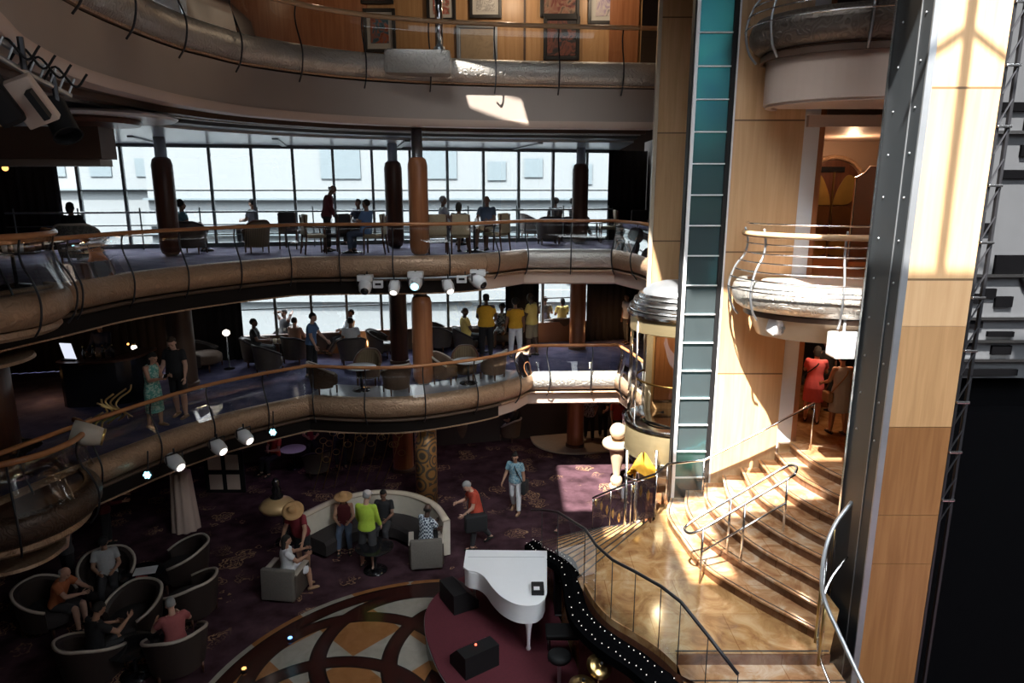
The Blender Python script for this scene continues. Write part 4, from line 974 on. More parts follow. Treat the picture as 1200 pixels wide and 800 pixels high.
# ---------------------------------------------------------------- columns
def column(x, y, z0, z1, r, mat, label, sleeve=None, mat2='steel'):
    t = thing('column', label, 'column', (x, y, z0))
    if sleeve: # padded cylindrical jacket with rounded ends round a thinner post
        a, b = sleeve; MB().lathe([(r*.55, 0), (r*.55, z1-z0)], (x, y, z0), 20).build('post', mat2, t, True)
        MB().lathe([(r*.6, a), (r*.85, a+.05), (r, a+.18), (r, b-.18), (r*.85, b-.05), (r*.6, b)], (x, y, z0), 28).build('jacket', mat, t, True)
    else:
        MB().lathe([(r, 0), (r, z1-z0)], (x, y, z0), 32).build('shaft', mat, t, 'auto'); MB().lathe([(r+.03, 0), (r+.03, .08), (r, .1)], (x, y, z0), 32).build('base_ring', 'brown_wall', t, 'auto')
    return t
for x, y, k in ((-2.28, 16.98, 'nearest the middle of the rail'), (-3.25, 19.2, 'behind and left of its neighbour'), (2.05, 21.0, 'near the right curtain'), (-8.4, 16.9, 'at the left end')):
    column(x, y, Z3+.01, 9.6, .24, 'cherry' if k[0] in 'n' and x < 0 else 'mahogany', 'round wooden column on the upper terrace '+k, (.03, 2.35))
column(-2.28, 16.98, Z2+.01, 6.0, .26, 'cherry', 'round-ended wooden column on the lower terrace close to the rail', (.03, 2.3)); column(-3.25, 19.2, Z2+.01, 6.0, .25, 'mahogany', 'dark round column on the lower terrace left of the round-ended one')
column(2.05, 21.0, Z2+.01, 6.0, .25, 'cherry', 'slim reddish column on the lower terrace before the right window'); column(-8.4, 16.9, Z2+.01, 6.0, .32, 'brown_wall', 'brown column at the left of the lower terrace behind the couple')
column(2.05, 21.0, .06, 2.7, .27, 'cherry', 'glossy reddish column standing on the stone threshold at ground level'); column(-3.25, 19.2, .01, 2.7, .30, 'cherry', 'plain reddish column behind the scroll-patterned one at ground level')
t = thing('column', 'gold column with dark scroll pattern standing on the carpet', 'column', (-2.28, 17.0, 0)); MB().lathe([(.29, 0), (.29, 2.5)], (-2.28, 17.0, 0), 32).build('shaft', 'scroll_column', t, True); MB().lathe([(.31, 2.3), (.31, 2.7)], (-2.28, 17, 0), 32).build('capital', 'brass', t, True)
struct('floor', MB().prism([(p.x, p.y) for p in smoothpath(V2([(.55, 22.8), (.7, 21.3), (1.2, 20.6), (2.0, 20.35), (3.0, 20.5), (4.2, 20.8)]), 5)]+[(4.2, 23), (.6, 23)], 0, .06), 'pale_stone')
struct('door_3', MB().box((.9, 22.6, 1.3), (.5, .3, 2.6)), 'cherry')
# far-left round balconies
def pod(c, r, z, label, metal, drum=True):
    arc = [Vector((c[0]+r*math.cos(rad(a)), c[1]+r*math.sin(rad(a)))) for a in range(-130, 66, 8)]
    sw('trim_70', arc, [(o, h+z) for o, h in BAND], metal); sw('trim_71', arc, [(-.3, z-.5), (.04, z-.5), (.06, z-.58), (.0, z-.64), (-.3, z-.64)], 'scroll_bronze')
    struct('floor', MB().prism([(p.x, p.y) for p in inner(arc, .02)]+[(c[0]-2.5, c[1]+1.3), (c[0]-2.5, c[1]-1.3)], z-.6, z), 'mahogany')
    rail_thing(label, arc, z, .92, 'handrail_wood', spaced(arc, 1.1, .5), .12, True, 'dark_steel', .05)
    if drum: struct('wall_left', MB().lathe([(r-.45, z-3.2), (r-.45, z-.6)], (c[0]-.55, c[1]+.2, 0), 32), 'mahogany', True)
    sw('trim_72', arc, [(-.9, z-1.05), (-.40, z-1.05), (-.38, z-1.10), (-.9, z-1.12)], 'scroll_bronze')
pod((-8.75, 10.6), 1.32, Z3, 'glass balustrade of the round left balcony beside the upper terrace', 'scroll_bronze'); pod((-8.4, 10.5), 1.12, Z2-.02, 'glass balustrade of the round left balcony beside the lower terrace', 'dark_bronze', False)
# ---------------------------------------------------------------- gallery wall with framed pictures
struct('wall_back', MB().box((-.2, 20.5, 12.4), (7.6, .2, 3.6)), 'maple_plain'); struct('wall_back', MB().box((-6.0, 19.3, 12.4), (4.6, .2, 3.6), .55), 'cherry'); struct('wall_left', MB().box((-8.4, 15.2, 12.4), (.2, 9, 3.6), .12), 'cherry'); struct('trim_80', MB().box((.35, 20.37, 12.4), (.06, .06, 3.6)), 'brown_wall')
struct('wall_right', MB().box((3.1, 20.35, 12.4), (.8, .1, 3.6)), 'cherry')
def picture(u, v, w, h, am, label, board=True, fm='frame_black'):
    p = D(u, v, 20.36); t = thing('framed_picture', label, 'picture', p)
    for dx, dz, sx, sz in ((0, h/2, w, .09), (0, -h/2, w, .09), (-w/2, 0, .09, h+.09), (w/2, 0, .09, h+.09)): MB().rbox(p+Vector((dx, -.02, dz)), (sx+.0, .06, sz), .012).build('frame_bar', fm, t)
    MB().box(p, (w, .02, h)).build('mount', 'mat_board' if board else fm, t); s = .62 if board else .86
    MB().box(p+Vector((0, -.014, 0)), (w*s, .012, h*s)).build('canvas', am, t)
picture(445, 36, .80, 1.05, 'art_fire', 'black framed picture of a fiery red shape on the left'); picture(441, -4, .85, .30, 'art_dancer', 'dark framed picture cut by the top edge above the fiery one', False)
picture(517, 6, .72, .75, 'art_flower', 'pale framed picture of a red flower behind the chrome post'); picture(569, 3, .80, .72, 'art_sketch', 'black framed sketch on white paper near the top')
picture(656, 4, 1.0, .62, 'art_rose', 'black framed dark red picture above the one with the dancer', False); picture(658, 45, .92, 1.05, 'art_dancer', 'black framed picture of a red-skirted dancer beside the wall corner', False)
picture(710, 7, .90, .85, 'art_sea', 'black framed violet seascape at the right end of the gallery wall'); picture(559, 52, 1.05, .92, 'art_beige', 'empty-looking silver framed beige panel behind the gallery rail', False, 'steel')
picture(371, 40, 1.75, .85, 'art_beige', 'wide silver framed brown panel left of the fiery picture', False, 'steel')
t = thing('chrome_post', 'thick chrome post rising from the silver block of the gallery trim', 'post', D(515, 60, 16.5)); p = D(515, 60, 16.4); MB().lathe([(.09, 0), (.09, 1.6)], p, 18).build('shaft', 'chrome', t, True); MB().lathe([(.13, -.05), (.13, .08), (.09, .1)], p, 18).build('collar', 'steel', t, True)
p = D(490, 74, 16.0); t = tag(MB().rbox(p, (1.45, .55, .52), .10, rad(5)).build('carved_block', 'scroll_silver', None, 'auto'), 'carved silver block projecting from the gallery trim', 'ornament')
# ---------------------------------------------------------------- theatre lights
def spotlight(p, label, aim, mat='white_paint', lens='lamp_white', s=1., grp=None, box=False, drop=.22):
    p = Vector(p); t = thing('spotlight', label, 'spotlight', p, 0, grp); a = Vector(aim).normalized()
    MB().lathe([(.07*s, -.20*s), (.13*s, -.16*s), (.15*s, 0), (.13*s, .14*s), (.10*s, .20*s), (.09*s, .20*s)], p, 18, a).build('housing', mat, t, True)
    MB().lathe([(.085*s, .19*s), (.085*s, .205*s), (0, .215*s)], p, 16, a).build('lens', lens, t, True)
    x = a.cross(Vector((0, 0, 1))).normalized()
    MB().tube([p+x*.17*s, p+x*.17*s+Vector((0, 0, drop*.8)), p-x*.17*s+Vector((0, 0, drop*.8)), p-x*.17*s], .016*s, 6).build('yoke', 'dark_steel', t)
    MB().tube([p+Vector((0, 0, drop*.8)), p+Vector((0, 0, drop+.06))], .02*s, 6).build('clamp', 'dark_steel', t)
    if box: MB().rbox(p+Vector((0, .05, .17*s)), (.34*s, .20*s, .14*s), .03).build('base_box', mat, t)
Y3 = 16.15
for u, v, m, l, lab, bx, aim in ((428, 335, 'white_paint', 'black_gloss', 'leftmost white moving spotlight under the upper terrace', True, (.1, -1, -.5)), (462, 336, 'white_paint', 'lamp_white', 'white spotlight with pinkish lens second from left under the upper terrace', False, (0, -.8, -.7)),
        (487, 331, 'white_paint', 'led_cyan', 'white spotlight with dark ringed lens in the middle of the row', True, (0, -1, -.35)), (525, 335, 'white_paint', 'lamp_white', 'small white spotlight with cables right of the ringed lens', False, (.4, -.8, -.7)), (560, 329, 'white_paint', 'black_gloss', 'black and white spotlight at the right end of the row', True, (.8, -.8, -.5))):
    spotlight(D(u, v, Y3), lab, aim, m, l, 1.1 if bx else .95, 'spotlights under the upper terrace edge', bx)
for u, v, lab in ((443, 333, 'left small white junction box on the spotlight pipe'), (541, 327, 'right small white junction box on the spotlight pipe')):
    t = thing('junction_box', lab, 'box', D(u, v, Y3)); MB().rbox(D(u, v, Y3), (.24, .10, .18), .02).build('case', 'white_paint', t); MB().box(D(u, v, Y3-.06), (.14, .01, .05)).build('slot', 'black', t)
t = thing('light_pipe', 'thin pipe carrying the spotlights below the upper terrace', 'pipe', D(490, 326, Y3)); MB().tube([D(420, 326, 16.2), D(487, 326, 16.2), D(540, 324, 16.2), D(572, 319, 16.5)], .022, 8).build('pipe', 'steel', t)
for u in (430, 487, 545): MB().tube([D(u, 326, 16.2), D(u, 318, 16.3)], .015, 6).build('hanger', 'dark_steel', t)
for u, v, Y, lab in ((205, 541, 12.6, 'leftmost white spotlight below the lower terrace'), (255, 523, 13.4, 'middle white spotlight below the lower terrace'), (286, 511, 13.9, 'rightmost white spotlight below the lower terrace')):
    spotlight(D(u, v, Y), lab, (.8, -.5, -.4), 'white_paint', 'lamp_white', 1.0, 'spotlights under the lower terrace edge')
for u, v, Y, m, lab in ((320, 506, 14.2, 'led_cyan', 'small cyan flower-shaped lamp right of the spotlights under the lower terrace'), (173, 556, 12.4, 'led_cyan', 'small cyan flower-shaped lamp left of the spotlights under the lower terrace'), (340, 748, 10.3, 'led_blue', 'tiny blue flower-shaped light on the marble floor edge'), (286, 784, 10.1, 'lamp_amber', 'small amber round light on the marble floor edge')):
    p = D(u, v, Y) if v < 600 else G(u, v, .04); t = thing('led_lamp', lab, 'lamp', p); mb = MB(); s = 1. if v < 600 else .55; ax = Vector((0, -1, 0)) if v < 600 else Vector((0, 0, 1))
    e1 = Vector((1, 0, 0)); e2 = ax.cross(e1)
    for k in range(7): a = k*math.pi/3; mb.sphere(p+(e1*math.cos(a)+e2*math.sin(a))*(.052*s if k < 6 else 0)+ax*.02, .026*s, 8, 6)
    mb.build('petals', m, t, True); MB().lathe([(.095*s, -.03), (.095*s, .01), (0, .012)], p, 16, ax).build('casing', 'black', t)
    if v < 600: MB().tube([p+Vector((0, .02, 0)), p+Vector((0, .1, .45))], .015, 6).build('stem', 'dark_steel', t)
# truss and lamps in the upper left corner
tr = thing('lighting_truss', 'steel pipe truss with cables in the upper left corner', 'truss', D(40, 90, 7.2))
for dz in (0, .16): MB().tube([D(-30, 50, 6.6)+Vector((0, 0, dz)), D(30, 85, 7.2)+Vector((0, 0, dz)), D(82, 112, 7.9)+Vector((0, 0, dz))], .03, 8).build('pipe', 'steel', tr)
for i in range(9): a = D(-20, 56, 6.7).lerp(D(80, 111, 7.85), i/8.); MB().tube([a, a+Vector((.06, .05, .17))], .012, 6).build('brace', 'steel', tr)
for k in range(4): a = D(-10+20*k, 62+11*k, 7.0+.15*k); MB().tube(smoothpath([a, a+Vector((.15, 0, .14)), a+Vector((.3, .05, -.05)), a+Vector((.42, .08, .08))], 5), .012, 6).build('cable', 'black', tr, True)
p = D(38, 118, 7.0); pl = thing('profile_spotlight', 'large stage spotlight with pale rectangular panel in the upper left corner', 'spotlight', p)
MB().rbox(p+Vector((-.06, .05, .0)), (.30, .14, .46), .02, rad(12), rad(28), rad(-22)).build('barn_door', 'soffit_pink', pl); MB().rbox(p+Vector((-.28, -.06, .02)), (.24, .4, .46), .06, rad(20), rad(30), rad(-25)).build('housing', 'black', pl); MB().box(p+Vector((.07, -.03, -.04)), (.06, .12, .28), rad(12), rad(28), rad(-22)).build('slot', 'black', pl)
MB().tube([p+Vector((-.1, .1, .3)), p+Vector((-.1, .1, .6))], .03, 6).build('clamp', 'dark_steel', pl)
p = D(70, 140, 7.6); pl = thing('par_lamp', 'black par lamp hanging right of the large spotlight', 'spotlight', p); ax = Vector((.5, -.3, -.8)).normalized(); MB().lathe([(.09, -.24), (.13, -.2), (.13, .2), (.15, .22), (.13, .22), (.12, .1), (0, .08)], p, 16, ax).build('can', 'black', pl, 'auto'); MB().rbox(p+Vector((-.2, 0, .08)), (.22, .2, .2), .04).build('rear_box', 'black', pl); MB().tube([p+Vector((0, 0, .14)), p+Vector((-.03, .03, .5))], .03, 6).build('yoke', 'dark_steel', pl)
struct('trim_81', MB().box((-9.65, 12.9, 9.02), (4.6, .5, .55)), 'brown_wall'); struct('trim_82', MB().box((-9.8, 12.95, 8.68), (4.7, .4, .12)), 'fascia_paint')
dc = thing('ceiling_disc', 'round white glowing ceiling disc below the left gallery', 'ceiling light', (-6.6, 13.6, 9.5)); MB().lathe([(1.15, 9.40), (1.2, 9.44), (1.15, 9.48), (0, 9.48)], (-7.2, 12.6, 0), 48).build('disc', 'white_paint', dc, 'auto'); MB().lathe([(.8, 9.30), (.84, 9.36), (.8, 9.40), (0, 9.40)], (-7.35, 12.4, 0), 40).build('inner_ring', 'mahogany', dc, 'auto')
# white box and bracketed lamp under the right-hand balcony
p = D(998, 404, 10.9); t = thing('projector', 'white box projector hanging under the sunlit balcony', 'projector', p); MB().rbox(p, (.68, .36, .40), .03).build('case', 'white_paint', t); MB().tube([p+Vector((-.15, 0, .2)), p+Vector((-.1, .1, .42))], .025, 8).build('bracket', 'steel', t); MB().tube([p+Vector((.2, 0, .2)), p+Vector((.15, .1, .42))], .025, 8).build('bracket', 'steel', t); MB().lathe([(.03, 0), (.02, .02), (0, .02)], p+Vector((.24, -.18, -.1)), 10, (0, -1, 0)).build('knob', 'dark_steel', t)
p = D(914, 381, 11.7); t = thing('wall_lamp', 'white angular lamp bracketed to the wall below the balcony', 'lamp', p); MB().rbox(p, (.40, .24, .30), .05, .4, .3).build('housing', 'white_paint', t); MB().tube([p, p+Vector((.3, .5, .1))], .03, 8).build('bracket', 'steel', t); MB().box(p+Vector((.02, -.13, 0)), (.04, .03, .24), .4, .3).build('strap', 'steel', t); MB().box(p+Vector((.05, -.135, -.02)), (.22, .03, .04), .4, .3).build('strap', 'steel', t)
# ---------------------------------------------------------------- ornaments on the carpet
p = G(722, 570, 0); t = thing('figure_sculpture', 'pale rounded sculpture of ball head, ring arms and tapering body', 'sculpture', p)
MB().sphere((0, 0, 1.66), .23, 24, 16).build('head', 'sculpture_beige', t, True, False); MB().tube([(.24*math.cos(a)*1.25, .20*math.sin(a), 1.30+.03*math.sin(a)) for a in [i*math.pi/12 for i in range(24)]], .13, 14, True).build('arms', 'sculpture_beige', t, True, False)
MB().lathe([(0, 1.38), (.2, 1.32), (.23, 1.12), (.2, .95), (.13, .6), (.09, .34), (.10, .28)], (0, 0, 0), 24).build('body', 'sculpture_beige', t, True, False); MB().lathe([(.235, 1.14), (.25, 1.17), (.235, 1.2)], (0, 0, 0), 24).build('belt', 'black', t, True, False); MB().sphere((0, 0, .2), .17, 20, 12).build('foot', 'sculpture_beige', t, True, False); MB().lathe([(.2, 0), (.2, .05), (0, .05)], (0, 0, 0), 24).build('base', 'pale_stone', t, 'auto', False)
p = Vector((2.66, 13.15, 0)); t = thing('flower_stand', 'chrome stand holding a pleated yellow flower beside the pale sculpture', 'flower', p)
mb = MB(); vs = []; 
for i in range(9):
    for k in range(36): a = 2*math.pi*k/36; r = (.05+.30*(i/8)**.7)*(1+.13*math.sin(a*9)*(i/8)); vs.append((r*math.cos(a)*.8, r*math.sin(a)*.55-.10, 2.98+.12*math.sin(a*2)-.50*(1-(i/8)**1.3)*.2-.42*(i/8)))
mb.put(vs, [(i*36+k, i*36+(k+1) % 36, (i+1)*36+(k+1) % 36, (i+1)*36+k) for i in range(8) for k in range(36)]); mb.build('petals', 'yellow_cloth', t, True, False)
for x in (-.3, -.12, .1, .3): MB().tube([(x, .05 if abs(x) < .2 else 0, 0), (x, .05 if abs(x) < .2 else 0, 2.5 if abs(x) < .2 else 3.0)], .035, 10).build('tube', 'chrome', t, True, False)
MB().tube([(.33*math.cos(a), .25*math.sin(a), 2.45) for a in [i*math.pi/12 for i in range(24)]], .02, 8, True).build('hoop', 'chrome', t, True, False)
p = G(326, 650, 0)+Vector((0, .6, 0)); t = thing('disc_lamp', 'gold disc-shaped lamp on a black turned stand', 'lamp', (p.x, p.y, 0)); q = D(325, 592, p.y)
MB().lathe([(.02, .20), (.16, .20), (.34, .10), (.42, 0), (.36, -.10), (.18, -.17), (0, -.19)], q, 32).build('shade', 'gold_lamp', t, True); MB().lathe([(.14, .19), (.16, .24), (.09, .32), (.12, .42), (.07, .5), (.1, .6), (.04, .68), (0, .7)], q, 20).build('finial', 'black_gloss', t, True)
MB().lathe([(.25, 0), (.25, .04), (.05, .08), (.04, q.z-.15)], (p.x, p.y, 0), 20).build('stand', 'black_gloss', t, True)
for i, (u, v, h) in enumerate(((352, 598, 1.5), (364, 596, 1.7), (378, 594, 1.9), (392, 590, 2.0), (405, 588, 1.8), (418, 586, 1.95), (430, 585, 1.7), (440, 588, 1.5))):
    p = G(u, v, 0)+Vector((0, 1.2, 0)); t = thing('wire_flower', 'gold wire flower with loops behind the cream sofa, %s' % ('first from the left', 'second from the left', 'third from the left', 'fourth from the left', 'fourth from the right', 'third from the right', 'second from the right', 'first from the right')[i], 'ornament', p, 0, 'wire flowers behind the curved sofa')
    top = p+Vector((.35+.02*i, .05, h*.92)); MB().tube(smoothpath([p, p.lerp(top, .5)+Vector((.06, 0, .05)), top], 5), .012, 6).build('stem', 'brass', t, True)
    for k, (dx, dz) in enumerate(((0, 0), (-.13, -.30), (.05, -.55))):
        c = top+Vector((dx, 0, dz)); MB().tube([c+Vector((.10*math.cos(a), .03*math.sin(a), .08+.075*math.sin(a))) for a in [j*math.pi/6 for j in range(12)]], .010, 6, True).build('loop', 'brass', t, True)
dp = thing('display_board', 'dark wall board with four small pale notices under the lower terrace', 'board', D(263, 552, 17.6)); p = D(263, 552, 17.6); MB().rbox(p, (1.1, .06, 1.25), .02).build('board', 'black', dp)
for dx in (-.24, .24):
    for dz in (-.3, .28): MB().box(p+Vector((dx, -.04, dz)), (.36, .01, .44)).build('notice', 'soffit_pink', dp)
dr_ = thing('white_drape', 'pale draped cloth column beside the display board', 'drape', D(215, 588, 15.5)); q = D(215, 588, 15.5); mb = MB(); vs = []
for i in range(8):
    for k in range(40): a = 2*math.pi*k/40; r = (.22+.10*(1-i/7))*(1+.10*math.sin(a*10)); vs.append((q.x+r*math.cos(a), q.y+r*math.sin(a), .02+1.5*i/7))
mb.put(vs, [(i*40+k, i*40+(k+1) % 40, (i+1)*40+(k+1) % 40, (i+1)*40+k) for i in range(7) for k in range(40)]+[tuple(range(280, 320))]); mb.build('cloth', 'soffit_pink', dr_, True)
# dark bar on the lower terrace
bc = thing('bar_counter', 'dark curved bar counter on the lower terrace at the left', 'counter', G(120, 470, Z2)); b0, b1 = G(78, 476, Z2), G(158, 470, Z2)
path = smoothpath([b0+Vector((0, .9, 0)), b0, b0.lerp(b1, .5)-Vector((0, .18, 0)), b1, b1+Vector((.05, 1.0, 0))], 5); pp = [Vector((p.x, p.y)) for p in path]
MB().sweep(pp, [(0, Z2), (.03, Z2), (.03, Z2+1.02), (-.3, Z2+1.02), (-.3, Z2)]).build('front', 'black_gloss', bc); MB().sweep(pp, [(.09, Z2+1.02), (.09, Z2+1.07), (-.4, Z2+1.07), (-.4, Z2+1.02)]).build('worktop', 'mahogany', bc)
p = b0+Vector((.15, .1, 1.07)); t = thing('menu_card', 'white sheet with lamplight added as glow on a stand upon the dark bar counter', 'sign', p); MB().box(p+Vector((0, 0, .22)), (.30, .02, .40), -.2, .25).build('sheet', 'screen', t); MB().box(p+Vector((0, .02, .02)), (.3, .14, .03)).build('foot', 'black', t)  # plain paper sheet; the lamplight on it is put in as glow
for u, v, m, r_, lab in ((157, 407, 'lamp_white', .07, 'brightest small round lamp behind the dark bar'), (150, 403, 'lamp_amber', .03, 'tiny amber lamp left of the brightest lamp behind the bar'), (6, 197, 'lamp_amber', .07, 'small orange lamp before the black curtain at upper left')):
    p = D(u, v, 17.2); t = thing('globe_lamp', lab, 'lamp', p); MB().sphere(p, r_, 14, 10).build('globe', m, t, True); MB().lathe([(r_*.5, .8*r_), (r_*.6, 1.2*r_), (r_*.3, 1.5*r_)], p, 12).build('cap', 'brass', t, True); MB().tube([p+Vector((0, 0, r_)), p+Vector((0, 0, .8))], .008, 6).build('cord', 'black', t)
for i, (u, lab) in enumerate(((97, 'left'), (104, 'second from left'), (111, 'third from left'), (118, 'right'))):
    p = b0.lerp(b1, .3+.14*i)+Vector((0, .12, 1.07)); t = thing('bottle', 'dark glass bottle on the bar counter, %s of the four' % lab, 'bottle', p, 0, 'bottles on the dark bar'); MB().lathe([(.036, 0), (.038, .16), (.015, .22), (.014, .29)], p, 12).build('body', 'black_gloss', t, True); MB().lathe([(.016, .28), (.016, .31), (0, .31)], p, 10).build('cap', 'brass', t, True)
dl = thing('table_lamp', 'cream drum-shaped lamp lying on the round left balcony', 'lamp', D(102, 510, 10.9)); MB().lathe([(.14, -.24), (.19, .0), (.21, .24), (.205, .24), (.18, 0), (.13, -.23)], D(103, 509, 11.0), 24, (-.8, -.35, .3)).build('shade', 'sofa_cream', dl, True); MB().lathe([(.145, -.25), (.145, -.2)], D(103, 509, 11.0), 24, (-.8, -.35, .3)).build('rim', 'brass', dl, True)
MB().sphere(D(100, 510, 11.0), .07, 10, 8).build('bulb', 'lamp_warm', dl, True)
og = thing('brass_ribbons', 'tangle of curled brass ribbons standing behind the lower left rail', 'ornament', D(130, 500, 12.6))
for i in range(9):
    a = D(108+i*5, 512-i*3, 12.4+.1*i); MB().tube(smoothpath([a+Vector((.14*math.sin(j*1.3+i), .1*math.cos(j+i), .11*j*(.7+.06*i))) for j in range(6)], 4), .018, 6).build('ribbon', 'brass', og, True)
# ---------------------------------------------------------------- furniture
def barrel_chair(shell, rim, seat, w=.72, h=.76, name='tub_chair', label='', cat='armchair', legs=True, open_=115, back=1.0):
    """rounded chair facing +Y; origin on the floor"""
    t = thing(name, label, cat); n = 22; r0 = w/2; mb = MB(); vs = []
    for i in range(n+1):
        a = rad(-90-open_+2*open_*i/n); f = abs(a+math.pi/2)/rad(open_); top = h*(1-.32*max(0, f-.3)**1.2*1.6)*back if f > .3 else h*back
        x, y = math.cos(a), math.sin(a)
        for rr, z in ((r0*.86, .16), (r0*.95, .42), (r0*1.04, top), (r0*.92, top+.012), (r0*.82, top-.03), (r0*.78, .36)): vs.append((x*rr, y*rr*1.02, z))
    K = 6; mb.put(vs, [(i*K+k, (i+1)*K+k, (i+1)*K+(k+1) % K, i*K+(k+1) % K) for i in range(n) for k in range(K)]+[tuple(range(K)), tuple(n*K+k for k in range(K))[::-1]])
    mb.build('backrest', shell, t, 'auto', False)
    pts = [(vs[i*K+2][0]*.96, vs[i*K+2][1]*.96, vs[i*K+2][2]+.010) for i in range(n+1)]; MB().tube(pts, [.030]*(n+1), 8).build('piping', rim, t, True, False)
    MB().lathe([(r0*.80, .20), (r0*.84, .26), (r0*.84, .40), (r0*.76, .45), (0, .455)], (0, .03, 0), 26, None, 1, 1.05).build('seat_cushion', seat, t, True, False)
    for x, y in ((-.24, -.2), (.24, -.2), (-.24, .24), (.24, .24)): MB().lathe([(.016, 0), (.028, .2)], (x*w/.72, y*w/.72, 0), 8).build('leg', 'mahogany', t, True, False)
    return t
def dining_chair(fab, label):
    t = thing('dining_chair', label, 'chair')
    MB().rbox((0, .02, .45), (.50, .48, .09), .03).build('seat', fab, t, True, False); MB().rbox((0, -.23, .74), (.48, .07, .52), .03, 0, rad(-6)).build('backrest', fab, t, True, False)
    for x in (-.23, .23):
        MB().tube([(x, .24, 0), (x, .23, .42)], [.018, .026], 8).build('leg', 'mahogany', t, True, False); MB().tube([(x, -.30, 0), (x, -.24, .42), (x*.98, -.27, .98)], [.018, .026, .02], 8).build('leg', 'mahogany', t, True, False)
        MB().tube(smoothpath([(x, -.24, .70), (x*1.12, 0, .68), (x*1.1, .2, .64), (x, .23, .44)], 4), .019, 8).build('armrest', 'mahogany', t, True, False)
    return t
def round_table(r, h, topm, label):
    t = thing('pedestal_table', label, 'table')
    MB().lathe([(r*.94, h-.035), (r, h-.02), (r, h-.004), (r*.98, h), (0, h)], (0, 0, 0), 32).build('tabletop', topm, t, 'auto', False)
    MB().lathe([(.03, .04), (.03, h-.03)], (0, 0, 0), 12).build('pedestal', 'dark_steel', t, True, False); MB().lathe([(r*.62, 0), (r*.62, .015), (.06, .05), (.03, .07)], (0, 0, 0), 28).build('base', 'black_gloss', t, True, False)
    return t
def box_chair(label):
    t = thing('club_chair', label, 'armchair')
    MB().rbox((0, -.32, .38), (.70, .13, .66), .03, 0, rad(-4)).build('backrest', 'grey_fabric', t, True, False); MB().rbox((0, .04, .32), (.56, .60, .20), .05).build('seat_cushion', 'grey_fabric', t, True, False)
    for x in (-.33, .33): MB().rbox((x, .02, .32), (.11, .66, .50), .04).build('armrest', 'leather', t, True, False); MB().rbox((x, .02, .585), (.12, .6, .03), .012).build('arm_top', 'pale_piping', t, True, False)
    for x in (-.3, .3):
        for y in (-.3, .28): MB().box((x, y, .05), (.05, .05, .1)).build('leg', 'mahogany', t, False, False)
    return t
PROTO = {}
def place(kind, loc, face, label, group):
    mk = {'tub': lambda: barrel_chair('brown_fabric', 'pale_piping', 'brown_fabric'), 'dark': lambda: barrel_chair('leather', 'dark_fabric', 'leather', .78, .80), 'pattern': lambda: barrel_chair('paisley', 'pale_piping', 'paisley', .86, .86),
          'stripe': lambda: barrel_chair('stripe_fabric', 'mahogany', 'brown_fabric', .68, .82, open_=95), 'swoop': lambda: barrel_chair('dark_wall', 'pale_piping', 'dark_fabric', 1.02, .88, 'swoop_chair', open_=125), 'wide': lambda: barrel_chair('dark_fabric', 'grey_fabric', 'brown_fabric', 1.25, .74, 'settee', '', 'settee'),
          'dine_tan': lambda: dining_chair('tan_fabric', ''), 'dine_dark': lambda: dining_chair('dark_fabric', ''), 'box': lambda: box_chair(''), 'white_t': lambda: round_table(.38, .62, 'table_white', ''), 'dark_t': lambda: round_table(.42, .58, 'black_gloss', ''), 'dine_t': lambda: round_table(.48, .74, 'table_white', '')}
    if kind not in PROTO:
        o = mk[kind](); PROTO[kind] = o; o.matrix_basis = Matrix.Translation(Vector(loc)) @ Matrix.Rotation(rad(face), 4, 'Z'); o['label'] = label; o['group'] = group; return o
    return dup(PROTO[kind], loc, rad(face), label, group)
U3, L2, GR = 'seats on the upper terrace', 'seats on the lower terrace', 'seats at ground level'
